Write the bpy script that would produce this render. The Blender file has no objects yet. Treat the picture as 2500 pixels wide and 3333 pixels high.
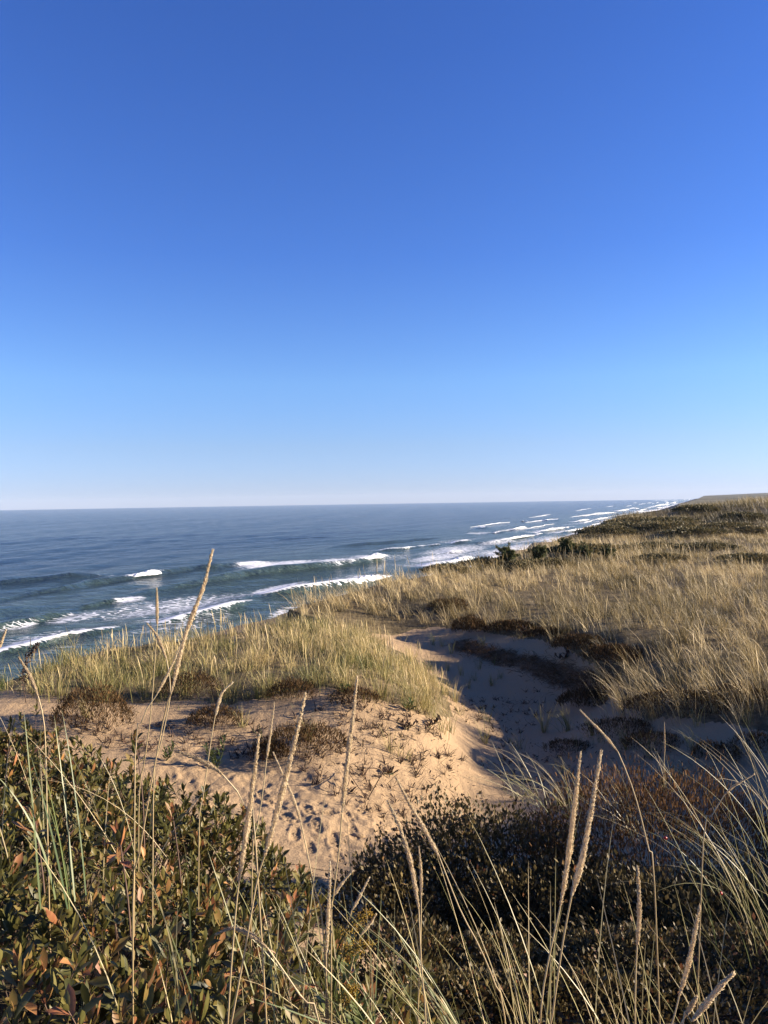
import bpy, math, random
import numpy as np
from mathutils import Matrix, Euler, Vector

random.seed(7)
RNG = np.random.default_rng(7)
S = bpy.context.scene
COL = S.collection
R = math.radians

# ------------------------------------------------------------------ camera, sky, sun, exposure
EYE = np.array([0.0, 0.0, 20.0])
F_PX = 770.0
PITCH, ROLL = 0.86, -0.91
cam_d = bpy.data.cameras.new('camera')
cam = bpy.data.objects.new('camera', cam_d)
COL.objects.link(cam)
S.camera = cam
cam_d.sensor_fit = 'VERTICAL'
cam_d.sensor_height = 24.0
cam_d.sensor_width = 18.0
cam_d.lens = F_PX / 1024 * 24.0
cam_d.clip_start = 0.05
cam_d.clip_end = 30000
CAM_M = Euler((R(90 - PITCH), 0, 0)).to_matrix() @ Matrix.Rotation(R(ROLL), 3, 'Z')
cam.matrix_world = Matrix.Translation(EYE) @ CAM_M.to_4x4()
CM = np.array(CAM_M)

SUN_AZ, SUN_EL = 85.0, 15.5            # azimuth from the view direction towards the right
world = bpy.data.worlds.new('World')
S.world = world
world.use_nodes = True
wn = world.node_tree
sky = wn.nodes.new('ShaderNodeTexSky')
sky.sky_type = 'NISHITA'
sky.sun_disc = False
sky.sun_elevation = R(SUN_EL)
sky.sun_rotation = R(SUN_AZ)
sky.altitude = 0
sky.air_density = 1.0
sky.dust_density = 0.0
sky.ozone_density = 6.0
cool = wn.nodes.new('ShaderNodeMix')                       # the phone's cool white balance
cool.data_type = 'RGBA'; cool.blend_type = 'MULTIPLY'
cool.inputs[0].default_value = 1.0
cool.inputs[7].default_value = (1.183, 1.232, 1.806, 1)
wn.links.new(sky.outputs[0], cool.inputs[6])
tc = wn.nodes.new('ShaderNodeTexCoord'); sx = wn.nodes.new('ShaderNodeSeparateXYZ')
wn.links.new(tc.outputs['Generated'], sx.inputs[0])
air = wn.nodes.new('ShaderNodeValToRGB')                   # moist sea air: paler low sky, deeper blue above, the same all round
for _ in range(4): air.color_ramp.elements.new(0.5)
for e_, (p_, c_) in zip(air.color_ramp.elements, [(0.0, (.98, 1.0, 1.10)), (.07, (1.28, 1.07, .90)), (.15, (1.39, 1.24, .97)), (.30, (1.0, 1.02, 1.0)), (.50, (.85, .93, .98)), (1.0, (.79, .88, .96))]):
    e_.position = p_; e_.color = (c_[0] / 1.4, c_[1] / 1.4, c_[2] / 1.4, 1)
wn.links.new(sx.outputs[2], air.inputs[0])
mul = wn.nodes.new('ShaderNodeMix'); mul.data_type = 'RGBA'; mul.blend_type = 'MULTIPLY'; mul.inputs[0].default_value = 1.0
wn.links.new(cool.outputs[2], mul.inputs[6]); wn.links.new(air.outputs[0], mul.inputs[7])
wn.links.new(mul.outputs[2], wn.nodes['Background'].inputs[0])
wn.nodes['Background'].inputs[1].default_value = 0.06

sun_d = bpy.data.lights.new('sun', 'SUN')
sun_d.energy = 5.0
sun_d.angle = R(0.5)
sun_d.color = (1.0, 0.845, 0.67)
sun = bpy.data.objects.new('sun', sun_d)
COL.objects.link(sun)
sdir = Vector((math.cos(R(SUN_EL)) * math.sin(R(SUN_AZ)), math.cos(R(SUN_EL)) * math.cos(R(SUN_AZ)), math.sin(R(SUN_EL))))
sun.rotation_euler = sdir.to_track_quat('Z', 'Y').to_euler()
sun.location = (30, 0, 60)

S.view_settings.view_transform = 'Standard'
S.view_settings.look = 'None'
S.view_settings.exposure = 1.56
S.view_settings.gamma = 1.0
S.view_settings.use_curve_mapping = False

# ------------------------------------------------------------------ small tools
def vn(x, y, seed=0):
    xi = np.floor(x); yi = np.floor(y)
    fx = x - xi; fy = y - yi
    fx = fx * fx * (3 - 2 * fx); fy = fy * fy * (3 - 2 * fy)
    def h(a, b):
        v = np.sin(a * 127.1 + b * 311.7 + seed * 74.7) * 43758.5453
        return v - np.floor(v)
    return (h(xi, yi) * (1 - fx) + h(xi + 1, yi) * fx) * (1 - fy) + (h(xi, yi + 1) * (1 - fx) + h(xi + 1, yi + 1) * fx) * fy

def fbm(x, y, octv=4, seed=0):
    s = 0; a = 0.5; t = 0
    for i in range(octv):
        s = s + a * vn(x, y, seed + i * 13); t += a
        x = x * 2.03 + 5.1; y = y * 2.03 + 3.7; a *= 0.5
    return s / t - 0.5

def sstep(a, b, x):
    t = np.clip((x - a) / (b - a), 0, 1)
    return t * t * (3 - 2 * t)

def ray(px, py):
    """direction of a photograph pixel (2500 x 3333), scaled so that y = 1"""
    c = np.array([(px * 0.3072 - 384) / F_PX, -(py * 0.3072 - 512) / F_PX, -1.0])
    d = CM @ c
    return d / d[1]

def at(px, py, dist):
    return EYE + ray(px, py) * dist

def at_h(px, py, h):
    d = ray(px, py)
    return EYE + d * (h / -d[2])

def to_px(P):
    q = (P - EYE) @ CM
    return (q[:, 0] / -q[:, 2] * F_PX + 384) / 0.3072, (-q[:, 1] / -q[:, 2] * F_PX + 512) / 0.3072

def inside(poly, x, y):
    poly = np.asarray(poly)
    r = np.zeros(np.shape(x), bool)
    j = len(poly) - 1
    for i in range(len(poly)):
        xi, yi = poly[i][:2]; xj, yj = poly[j][:2]
        if yi != yj:
            c = ((yi > y) != (yj > y)) & (x < (xj - xi) * (y - yi) / (yj - yi) + xi)
            r ^= c
        j = i
    return r

def tag(o, label=None, cat=None, group=None, kind=None):
    if label: o['label'] = label
    if cat: o['category'] = cat
    if group: o['group'] = group
    if kind: o['kind'] = kind
    return o

def make_mesh(name, V, F, mats=(), attrs=None, smooth=False, mat_idx=None):
    """F: list of (n,k) integer arrays (quads and / or triangles)"""
    if not isinstance(F, (list, tuple)): F = [F]
    F = [f for f in F if len(f)]
    me = bpy.data.meshes.new(name)
    V = np.ascontiguousarray(V, np.float32)
    me.vertices.add(len(V)); me.vertices.foreach_set('co', V.ravel())
    loops = np.concatenate([f.ravel() for f in F]).astype(np.int32)
    counts = np.concatenate([np.full(len(f), f.shape[1], np.int32) for f in F])
    starts = np.concatenate([[0], np.cumsum(counts)[:-1]]).astype(np.int32)
    me.loops.add(len(loops)); me.loops.foreach_set('vertex_index', loops)
    me.polygons.add(len(counts)); me.polygons.foreach_set('loop_start', starts)
    me.update(calc_edges=True)
    if smooth:
        me.polygons.foreach_set('use_smooth', np.ones(len(counts), bool))
    for m in (mats if isinstance(mats, (list, tuple)) else [mats]): me.materials.append(m)
    if mat_idx is not None: me.polygons.foreach_set('material_index', np.asarray(mat_idx, np.int32))
    for k, a in (attrs or {}).items():
        at_ = me.attributes.new(k, 'FLOAT', 'POINT'); at_.data.foreach_set('value', np.ascontiguousarray(a, np.float32))
    return me

def link(name, me, parent=None, loc=None, **kw):
    o = bpy.data.objects.new(name, me)
    COL.objects.link(o)
    if parent is not None: o.parent = parent
    if loc is not None: o.location = loc
    return tag(o, **kw)

def root(name, loc, label, cat, group=None):
    return link(name, None, None, tuple(float(v) for v in loc), label=label, cat=cat, group=group)

def norm(a):
    return a / np.maximum(np.linalg.norm(a, axis=-1, keepdims=True), 1e-9)

class Acc:
    """collects pieces of geometry for one mesh"""
    def __init__(self): self.V = []; self.F3 = []; self.F4 = []; self.T = []; self.n = 0
    def add(self, V, F, tint=0.5):
        V = np.asarray(V, float)
        F = np.asarray(F) + self.n
        (self.F4 if F.shape[1] == 4 else self.F3).append(F)
        self.V.append(V); self.n += len(V)
        self.T.append(np.full(len(V), tint) if np.isscalar(tint) else np.asarray(tint))
    def mesh(self, name, mat, base=(0, 0, 0), smooth=False):
        V = np.concatenate(self.V) - np.asarray(base)
        Fs = []
        if self.F4: Fs.append(np.concatenate(self.F4))
        if self.F3: Fs.append(np.concatenate(self.F3))
        return make_mesh(name, V, Fs, [mat], {'tint': np.concatenate(self.T)}, smooth)

def blades(base, L, az, lean, curl, width, seg, rng=RNG, tint=None, twist=1.0):
    """grass blades as tapering bent strips, all in one go"""
    N = len(base)
    th = np.zeros((N, seg + 1)); t = np.linspace(0, 1, seg + 1)
    th = lean[:, None] + curl[:, None] * t[None, :] ** 1.3
    hx = np.stack([np.sin(az), np.cos(az)], 1)
    pts = np.zeros((N, seg + 1, 3)); pts[:, 0] = base
    for i in range(1, seg + 1):
        a = 0.5 * (th[:, i] + th[:, i - 1]); d = L / seg
        pts[:, i, 0] = pts[:, i - 1, 0] + d * np.sin(a) * hx[:, 0]
        pts[:, i, 1] = pts[:, i - 1, 1] + d * np.sin(a) * hx[:, 1]
        pts[:, i, 2] = pts[:, i - 1, 2] + d * np.cos(a)
    ph = rng.uniform(-1.2, 1.2, N) * twist
    side = np.stack([hx[:, 1], -hx[:, 0], np.zeros(N)], 1)
    a = th[:, seg // 2]
    nrm = np.stack([np.cos(a) * hx[:, 0], np.cos(a) * hx[:, 1], -np.sin(a)], 1)
    wd = np.cos(ph)[:, None] * side + np.sin(ph)[:, None] * nrm
    w = np.array([0.75] + [1.0 - 0.75 * (k / seg) ** 1.6 for k in range(1, seg)] + [0.04])
    off = wd[:, None, :] * (w[None, :, None] * width[:, None, None] * 0.5)
    V = np.stack([pts - off, pts + off], 2).reshape(N * (seg + 1) * 2, 3)
    b = (np.arange(N) * (seg + 1) * 2)[:, None, None]
    k = (np.arange(seg) * 2)[None, :, None]
    F = (b + k + np.array([0, 1, 3, 2])[None, None, :]).reshape(-1, 4)
    if tint is None: tint = rng.uniform(0, 1, N)
    T = np.repeat(tint[:, None], (seg + 1) * 2, 1)
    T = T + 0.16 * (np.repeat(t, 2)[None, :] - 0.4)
    return V, F, T.ravel()

def tube(path, rad, sides=5):
    path = np.asarray(path, float); n = len(path)
    rad = np.broadcast_to(np.asarray(rad, float), (n,))
    tg = norm(np.gradient(path, axis=0))
    up = np.array([0.31, 0.87, 0.17])
    s = norm(np.cross(tg, up)); u = np.cross(s, tg)
    a = np.arange(sides) / sides * 2 * np.pi
    V = path[:, None, :] + rad[:, None, None] * (np.cos(a)[None, :, None] * s[:, None, :] + np.sin(a)[None, :, None] * u[:, None, :])
    V = V.reshape(-1, 3)
    i = np.arange(n - 1)[:, None] * sides; j = np.arange(sides)[None, :]; j2 = (j + 1) % sides
    F = np.stack([i + j, i + j2, i + sides + j2, i + sides + j], -1).reshape(-1, 4)
    return V, F

def smooth_path(P, n):
    P = np.asarray(P, float)
    if len(P) == 2: return P[0] + (P[1] - P[0]) * np.linspace(0, 1, n)[:, None]
    d = np.concatenate([[0], np.cumsum(np.linalg.norm(np.diff(P, axis=0), axis=1))])
    Q = np.vstack([2 * P[0] - P[1], P, 2 * P[-1] - P[-2]])
    out = []
    for s in np.linspace(0, d[-1], n):
        i = min(np.searchsorted(d, s, 'right') - 1, len(P) - 2)
        t = (s - d[i]) / (d[i + 1] - d[i])
        p0, p1, p2, p3 = Q[i:i + 4]
        out.append(0.5 * (2 * p1 + (p2 - p0) * t + (2 * p0 - 5 * p1 + 4 * p2 - p3) * t * t + (3 * p1 - p0 - 3 * p2 + p3) * t ** 3))
    return np.array(out)

def frames(d, nrm):
    d = norm(d); s = norm(np.cross(d, nrm)); n = np.cross(s, d)
    return np.stack([s, d, n], -1)                       # columns: side, along, normal

def scatter(tV, tF, Fr, pos, scale):
    N = len(pos); K = len(tV)
    V = np.einsum('nij,kj->nki', Fr, tV) * np.asarray(scale).reshape(N, 1, -1) + pos[:, None, :]
    F = (np.arange(N)[:, None, None] * K + tF[None]).reshape(-1, tF.shape[1])
    return V.reshape(-1, 3), F

# ------------------------------------------------------------------ materials
def new_mat(name):
    m = bpy.data.materials.new(name); m.use_nodes = True
    nt = m.node_tree; nt.nodes.clear()
    out = nt.nodes.new('ShaderNodeOutputMaterial')
    return m, nt, out

def nd(nt, typ, **kw):
    n = nt.nodes.new(typ)
    for k, v in kw.items():
        if k.startswith('_'): n.inputs[int(k[1:])].default_value = v
        else: setattr(n, k, v)
    return n

def ramp(nt, stops, src=None, interp='LINEAR'):
    r = nt.nodes.new('ShaderNodeValToRGB'); r.color_ramp.interpolation = interp
    el = r.color_ramp.elements
    while len(el) < len(stops): el.new(0.5)
    for e, (p, c) in zip(el, stops):
        e.position = p; e.color = (*c, 1) if len(c) == 3 else c
    if src is not None: nt.links.new(src, r.inputs[0])
    return r.outputs[0]

def noise(nt, scale, detail=3, rough=0.55, vec=None, dim='3D'):
    n = nt.nodes.new('ShaderNodeTexNoise'); n.noise_dimensions = dim
    n.inputs['Scale'].default_value = scale; n.inputs['Detail'].default_value = detail; n.inputs['Roughness'].default_value = rough
    if vec is not None: nt.links.new(vec, n.inputs['Vector'])
    return n.outputs[0]

def math_(nt, op, a, b=None, clamp=False):
    n = nt.nodes.new('ShaderNodeMath'); n.operation = op; n.use_clamp = clamp
    for i, v in enumerate((a, b)):
        if v is None: continue
        if isinstance(v, (int, float)): n.inputs[i].default_value = v
        else: nt.links.new(v, n.inputs[i])
    return n.outputs[0]

def mixc(nt, f, a, b, mode='MIX'):
    n = nt.nodes.new('ShaderNodeMix'); n.data_type = 'RGBA'; n.blend_type = mode
    for i, v in ((0, f), (6, a), (7, b)):
        if isinstance(v, (int, float)): n.inputs[i].default_value = v
        elif isinstance(v, tuple): n.inputs[i].default_value = (*v, 1)
        else: nt.links.new(v, n.inputs[i])
    return n.outputs[2]

def attr(nt, name):
    a = nt.nodes.new('ShaderNodeAttribute'); a.attribute_name = name
    return a.outputs['Fac']

def plant_mat(name, stops, rough=0.6, trans=0.3, spec=0.3, src='attr', mottled=0.0):
    """leaf / blade material: colour by the per-piece tint, some light passing through"""
    m, nt, out = new_mat(name)
    if src == 'attr': f = attr(nt, 'tint')
    else: f = nt.nodes.new('ShaderNodeObjectInfo').outputs['Random']
    if mottled:
        g = nd(nt, 'ShaderNodeNewGeometry').outputs['Position']
        f = math_(nt, 'ADD', f, math_(nt, 'MULTIPLY', math_(nt, 'SUBTRACT', noise(nt, 60, 2, vec=g), 0.5), mottled))
    c = ramp(nt, stops, f)
    p = nd(nt, 'ShaderNodeBsdfPrincipled')
    p.inputs['Roughness'].default_value = rough
    p.inputs['Specular IOR Level'].default_value = spec
    nt.links.new(c, p.inputs['Base Color'])
    if trans:
        t = nd(nt, 'ShaderNodeBsdfTranslucent'); nt.links.new(c, t.inputs[0])
        mx = nd(nt, 'ShaderNodeMixShader', _0=trans)
        nt.links.new(p.outputs[0], mx.inputs[1]); nt.links.new(t.outputs[0], mx.inputs[2])
        nt.links.new(mx.outputs[0], out.inputs[0])
    else: nt.links.new(p.outputs[0], out.inputs[0])
    return m

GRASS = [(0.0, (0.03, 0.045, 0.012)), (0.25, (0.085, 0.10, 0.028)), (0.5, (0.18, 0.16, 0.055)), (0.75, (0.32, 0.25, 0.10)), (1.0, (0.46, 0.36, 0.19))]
bright = lambda st, k: [(p, tuple(min(1, v * k) for v in c)) for p, c in st]
M_mound = plant_mat('mound_grass', bright(GRASS, 1.32), 0.55, 0.25)
PLAT = [(0.0, (0.03, 0.028, 0.012)), (0.25, (0.075, 0.06, 0.026)), (0.5, (0.165, 0.128, 0.052)), (0.75, (0.30, 0.23, 0.10)), (1.0, (0.46, 0.36, 0.19))]
M_plateau = plant_mat('plateau_grass', bright(PLAT, 1.42), 0.55, 0.22)
M_blade = plant_mat('blade_near', [(0.0, (0.05, 0.09, 0.03)), (0.3, (0.14, 0.17, 0.06)), (0.6, (0.33, 0.30, 0.13)), (1.0, (0.56, 0.45, 0.26))], 0.45, 0.25, 0.4, mottled=0.15)
M_stem = plant_mat('dry_stem', [(0.0, (0.16, 0.15, 0.06)), (0.5, (0.36, 0.27, 0.13)), (1.0, (0.55, 0.44, 0.25))], 0.5, 0.12, 0.4, mottled=0.3)
M_head = plant_mat('seed_husk', [(0.0, (0.54, 0.42, 0.25)), (0.5, (0.74, 0.62, 0.41)), (1.0, (0.84, 0.75, 0.56))], 0.6, 0.5, 0.2)
LEAF = [(0.0, (0.022, 0.026, 0.008)), (0.36, (0.062, 0.060, 0.016)), (0.58, (0.13, 0.11, 0.03)), (0.74, (0.16, 0.095, 0.032)), (0.88, (0.23, 0.09, 0.042)), (1.0, (0.32, 0.17, 0.055))]
M_leaf = plant_mat('bayberry_leaf', bright(LEAF, 1.28), 0.48, 0.25, 0.3, mottled=0.22)
M_leaf_one = plant_mat('bayberry_leaf_single', bright(LEAF, 1.28), 0.48, 0.25, 0.3, src='rand', mottled=0.22)
M_twig = plant_mat('twig_bark', [(0.0, (0.05, 0.035, 0.025)), (1.0, (0.16, 0.10, 0.07))], 0.8, 0.0)
M_rose = plant_mat('rose_leaf', [(0.0, (0.036, 0.036, 0.014)), (0.35, (0.095, 0.07, 0.027)), (0.6, (0.19, 0.145, 0.055)), (0.8, (0.20, 0.09, 0.042)), (1.0, (0.30, 0.12, 0.045))], 0.5, 0.22, 0.25)
M_hip = plant_mat('rose_hip_skin', [(0.0, (0.28, 0.015, 0.012)), (1.0, (0.40, 0.03, 0.02))], 0.3, 0.0, 0.5)
M_heath = plant_mat('heather_twig', [(0.0, (0.032, 0.026, 0.012)), (0.5, (0.085, 0.05, 0.021)), (1.0, (0.20, 0.105, 0.042))], 0.8, 0.15, 0.1)
M_shrub = plant_mat('shrub_leaf', [(0.0, (0.04, 0.04, 0.018)), (0.5, (0.115, 0.098, 0.042)), (1.0, (0.25, 0.185, 0.08))], 0.6, 0.2, 0.2)
M_pine = plant_mat('pine_needles', [(0.0, (0.035, 0.045, 0.018)), (0.5, (0.10, 0.11, 0.035)), (1.0, (0.24, 0.22, 0.08))], 0.6, 0.2, 0.2)
M_gold = plant_mat('goldenrod_flower', [(0.0, (0.10, 0.055, 0.02)), (0.5, (0.36, 0.22, 0.03)), (1.0, (0.55, 0.38, 0.06))], 0.7, 0.2, 0.2)
M_gleaf = plant_mat('goldenrod_leaf', [(0.0, (0.03, 0.05, 0.015)), (0.6, (0.10, 0.12, 0.03)), (1.0, (0.24, 0.20, 0.07))], 0.5, 0.25, 0.4)
M_dry = plant_mat('dry_leaf', [(0.0, (0.03, 0.022, 0.018)), (1.0, (0.12, 0.075, 0.05))], 0.8, 0.0, 0.1)

def ground_mat():
    m, nt, out = new_mat('dune_ground')
    g = nd(nt, 'ShaderNodeNewGeometry').outputs['Position']
    n1 = noise(nt, 0.7, 5, vec=g); n2 = noise(nt, 9, 4, vec=g); n3 = noise(nt, 420, 2, vec=g)
    sand = ramp(nt, [(0.25, (0.345, 0.245, 0.142)), (0.75, (0.43, 0.312, 0.186))], n1)
    sand = mixc(nt, math_(nt, 'MULTIPLY', n2, 0.35), sand, (0.32, 0.225, 0.13))
    sand = mixc(nt, 0.5, sand, ramp(nt, [(0.3, (0.55, 0.5, 0.45)), (0.7, (1.15, 1.15, 1.15))], n3), 'MULTIPLY')
    lit = ramp(nt, [(0.3, (0.06, 0.045, 0.025)), (0.55, (0.15, 0.115, 0.06)), (0.75, (0.26, 0.205, 0.11))], noise(nt, 6, 5, 0.7, vec=g))
    v = math_(nt, 'ADD', attr(nt, 'veg'), math_(nt, 'MULTIPLY', math_(nt, 'SUBTRACT', noise(nt, 3.5, 4, 0.65, vec=g), 0.5), 0.9))
    v = ramp(nt, [(0.42, (0, 0, 0)), (0.58, (1, 1, 1))], v)
    c = mixc(nt, v, sand, lit)
    soil = ramp(nt, [(0.3, (0.09, 0.058, 0.034)), (0.7, (0.22, 0.15, 0.085))], noise(nt, 14, 4, 0.7, vec=g))
    s = math_(nt, 'ADD', attr(nt, 'soil'), math_(nt, 'MULTIPLY', math_(nt, 'SUBTRACT', noise(nt, 5, 3, vec=g), 0.5), 0.7))
    c = mixc(nt, ramp(nt, [(0.4, (0, 0, 0)), (0.65, (1, 1, 1))], s), c, soil)
    c = mixc(nt, attr(nt, 'wet'), c, (0.12, 0.09, 0.06))
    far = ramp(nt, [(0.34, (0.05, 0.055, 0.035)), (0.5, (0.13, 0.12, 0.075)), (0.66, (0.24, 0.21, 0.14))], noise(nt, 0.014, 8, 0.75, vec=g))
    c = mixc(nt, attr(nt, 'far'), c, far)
    p = nd(nt, 'ShaderNodeBsdfPrincipled'); p.inputs['Roughness'].default_value = 0.95; p.inputs['Specular IOR Level'].default_value = 0.1
    nt.links.new(c, p.inputs['Base Color'])
    wv = nd(nt, 'ShaderNodeTexWave'); wv.inputs['Scale'].default_value = 2.6; wv.inputs['Distortion'].default_value = 5.0; wv.inputs['Detail'].default_value = 2; wv.inputs['Detail Scale'].default_value = 1.2
    nt.links.new(g, wv.inputs['Vector'])
    hgt = math_(nt, 'ADD', math_(nt, 'MULTIPLY', noise(nt, 40, 4, 0.6, vec=g), 0.5), math_(nt, 'MULTIPLY', noise(nt, 400, 2, vec=g), 0.12))
    hgt = math_(nt, 'ADD', hgt, math_(nt, 'MULTIPLY', wv.outputs[1], 0.10))
    b = nd(nt, 'ShaderNodeBump'); b.inputs['Strength'].default_value = 0.8; b.inputs['Distance'].default_value = 0.04
    nt.links.new(hgt, b.inputs['Height']); nt.links.new(b.outputs[0], p.inputs['Normal'])
    nt.links.new(p.outputs[0], out.inputs[0])
    return m
M_ground = ground_mat()

def sea_mat():
    m, nt, out = new_mat('sea_water')
    g = nd(nt, 'ShaderNodeNewGeometry').outputs['Position']
    mp = nd(nt, 'ShaderNodeMapping'); mp.inputs['Rotation'].default_value = (0, 0, R(67)); mp.inputs['Scale'].default_value = (1.0, 2.2, 1.0)
    nt.links.new(g, mp.inputs[0]); q = mp.outputs[0]
    big = noise(nt, 0.13, 4, 0.6, vec=q); mid = noise(nt, 0.45, 4, 0.65, vec=q); fine = noise(nt, 2.2, 3, 0.6, vec=q)
    hgt = math_(nt, 'ADD', math_(nt, 'MULTIPLY', mid, 0.62), math_(nt, 'MULTIPLY', fine, 0.12))
    hgt = math_(nt, 'ADD', hgt, math_(nt, 'MULTIPLY', big, 1.5))
    b = nd(nt, 'ShaderNodeBump'); b.inputs['Strength'].default_value = 1.0; b.inputs['Distance'].default_value = 1.8
    nt.links.new(hgt, b.inputs['Height'])
    p = nd(nt, 'ShaderNodeBsdfPrincipled')
    shallow = attr(nt, 'shallow')
    deep = mixc(nt, shallow, (0.008, 0.023, 0.046), (0.046, 0.072, 0.050))
    nt.links.new(deep, p.inputs['Base Color'])
    p.inputs['Roughness'].default_value = 0.14; p.inputs['IOR'].default_value = 1.333
    nt.links.new(b.outputs[0], p.inputs['Normal'])
    # lacy foam left behind by the breakers
    vo = nd(nt, 'ShaderNodeTexVoronoi', feature='DISTANCE_TO_EDGE'); vo.inputs['Scale'].default_value = 0.42
    wob = nd(nt, 'ShaderNodeVectorMath', operation='MULTIPLY_ADD')
    nz = nd(nt, 'ShaderNodeTexNoise'); nz.inputs['Scale'].default_value = 0.35; nz.inputs['Detail'].default_value = 4
    nt.links.new(g, nz.inputs['Vector']); nt.links.new(nz.outputs[1], wob.inputs[0]); wob.inputs[1].default_value = (3.2, 3.2, 3.2); nt.links.new(q, wob.inputs[2])
    nt.links.new(wob.outputs[0], vo.inputs['Vector'])
    lace = math_(nt, 'SUBTRACT', 1.0, math_(nt, 'MULTIPLY', vo.outputs[0], 3.2), True)
    f = attr(nt, 'foam')
    v = math_(nt, 'ADD', math_(nt, 'MULTIPLY', lace, 0.40), math_(nt, 'MULTIPLY', noise(nt, 0.35, 7, 0.72, vec=q), 0.85))
    v = math_(nt, 'ADD', v, math_(nt, 'SUBTRACT', math_(nt, 'MULTIPLY', f, 0.75), 1.03))
    fm = ramp(nt, [(0.02, (0, 0, 0)), (0.16, (0.85, 0.85, 0.85)), (0.4, (1, 1, 1))], v)
    fm = math_(nt, 'MULTIPLY', fm, ramp(nt, [(0.03, (0, 0, 0)), (0.2, (1, 1, 1))], f))
    d = nd(nt, 'ShaderNodeBsdfDiffuse'); d.inputs[0].default_value = (0.72, 0.74, 0.75, 1)
    mx = nd(nt, 'ShaderNodeMixShader')
    nt.links.new(fm, mx.inputs[0]); nt.links.new(p.outputs[0], mx.inputs[1]); nt.links.new(d.outputs[0], mx.inputs[2])
    nt.links.new(mx.outputs[0], out.inputs[0])
    return m
M_sea = sea_mat()

def foam_mat():
    m, nt, out = new_mat('whitewater')
    g = nd(nt, 'ShaderNodeNewGeometry').outputs['Position']
    p = nd(nt, 'ShaderNodeBsdfPrincipled'); p.inputs['Roughness'].default_value = 0.8; p.inputs['Specular IOR Level'].default_value = 0.2
    nt.links.new(ramp(nt, [(0.3, (0.62, 0.66, 0.68)), (0.6, (0.82, 0.83, 0.83))], noise(nt, 2.5, 4, 0.7, vec=g)), p.inputs['Base Color'])
    b = nd(nt, 'ShaderNodeBump'); b.inputs['Strength'].default_value = 0.8; b.inputs['Distance'].default_value = 0.25
    nt.links.new(noise(nt, 4, 5, 0.7, vec=g), b.inputs['Height']); nt.links.new(b.outputs[0], p.inputs['Normal'])
    nt.links.new(p.outputs[0], out.inputs[0])
    return m
M_foam = foam_mat()

# ------------------------------------------------------------------ the shape of the land
# depth below the eye at points one can see in the photograph: (px, py, depth)
SEEN = [
 (0,2300,2.52),(200,2335,2.58),(450,2310,2.66),(300,2430,2.72),(700,2350,2.75),(900,2500,2.95),(1100,2300,2.66),(1100,2620,3.05),(1200,2720,3.15),(1000,2760,3.10),
 (600,2150,2.50),(1000,2140,2.48),(800,2230,2.55),(1150,2080,2.60),(300,2200,2.50),
 (1455,2330,3.30),(1550,2420,3.58),(1410,2250,3.28),(1345,2180,3.24),(1320,2075,3.22),(1420,2140,3.45),(1600,2250,3.72),(1700,2350,3.80),(1750,2450,3.75),(1600,2500,3.66),(1500,2600,3.50),(1350,2650,3.30),(1330,2480,3.14),(1240,2140,2.66),(1330,2270,2.78),(1400,2345,2.98),
 (1500,2112,3.38),(1650,2158,3.45),(1850,2218,3.50),(2000,2255,3.47),(1550,2045,3.05),(1660,2055,3.06),(1750,2072,3.06),(1850,2110,2.98),(2000,2150,2.95),
 (1400,1960,2.72),(1600,1950,2.75),(2000,2000,2.80),(2400,2100,2.75),(2400,2250,2.85),(2200,2330,3.05),(2000,2350,3.35),(2100,2420,3.35),(2400,2400,3.10),(2480,2490,3.22),(2300,2520,3.35),(2000,2550,3.40),(2300,2640,3.30),
 (1500,1862,2.75),(2000,1850,2.78),(2450,1900,2.70),(2000,1775,2.80),(2400,1770,2.75),(1820,1772,2.75),
 (1450,3200,2.60),(1300,3050,2.75),(1800,3200,2.55),
]
KP = [tuple(at_h(a, b, h)) for a, b, h in SEEN]
KP = [(x, y, 20 - z) for x, y, z in KP]
# places outside the frame or hidden, in metres
KP += [(0,0,1.5),(0,1.5,1.5),(-2,1.5,1.5),(2,1.2,1.5),(-2,4,2.2),(-4,4,2.25),(-3,6,2.6),(-6,7,2.7),(0,3,2.0),(1,3,2.05),(1,5,2.85),(2,4,2.6),(3,5,2.8),(3,3,2.1),(-1,6,2.9),(2,6.2,3.1),
       (0,-5,1.5),(-6,-4,1.8),(6,-4,1.0),(8,7.5,1.0),(9.5,10,2.0),(11,14,2.2),(4.2,3.2,1.4),(5.4,3.4,1.1),(6.2,4.6,1.3),(5.2,5.6,2.0),(1,2.2,1.95),(0.3,2.2,1.92),(2,2.5,2.1),(1.5,1.8,1.75),(9,3,0.4),(13,8,0.9),(14,20,2.2),(-8,3,2.5),(5.2,8.2,2.7),  # the rise at right is unseen ground, shaped to throw shade over the hollow
       (22.5,72,2.5),(30,79,1.6),(34,80,1.15),(40,82,0.7),(50,82,0.6),(20,60,2.65),(30,62,2.5),(45,62,2.2),(30,100,2.6),(45,100,2.2),(60,100,2.0),(27,84,2.0)]
KP = np.array(KP)
def warp(x, y): return np.stack([x / (y + 9) * 10, 6 * np.log(y + 9)], -1)
KW = warp(KP[:, 0], KP[:, 1])
def tpsk(r2): return 0.5 * r2 * np.log(r2 + 1e-9)
_n = len(KW)
_A = np.zeros((_n + 3, _n + 3))
_A[:_n, :_n] = tpsk(((KW[:, None] - KW[None]) ** 2).sum(-1)) + np.eye(_n) * 0.02
_A[:_n, _n] = 1; _A[:_n, _n + 1:] = KW; _A[_n, :_n] = 1; _A[_n + 1:, :_n] = KW.T
_W = np.linalg.solve(_A, np.concatenate([KP[:, 2], [0, 0, 0]]))
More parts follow.
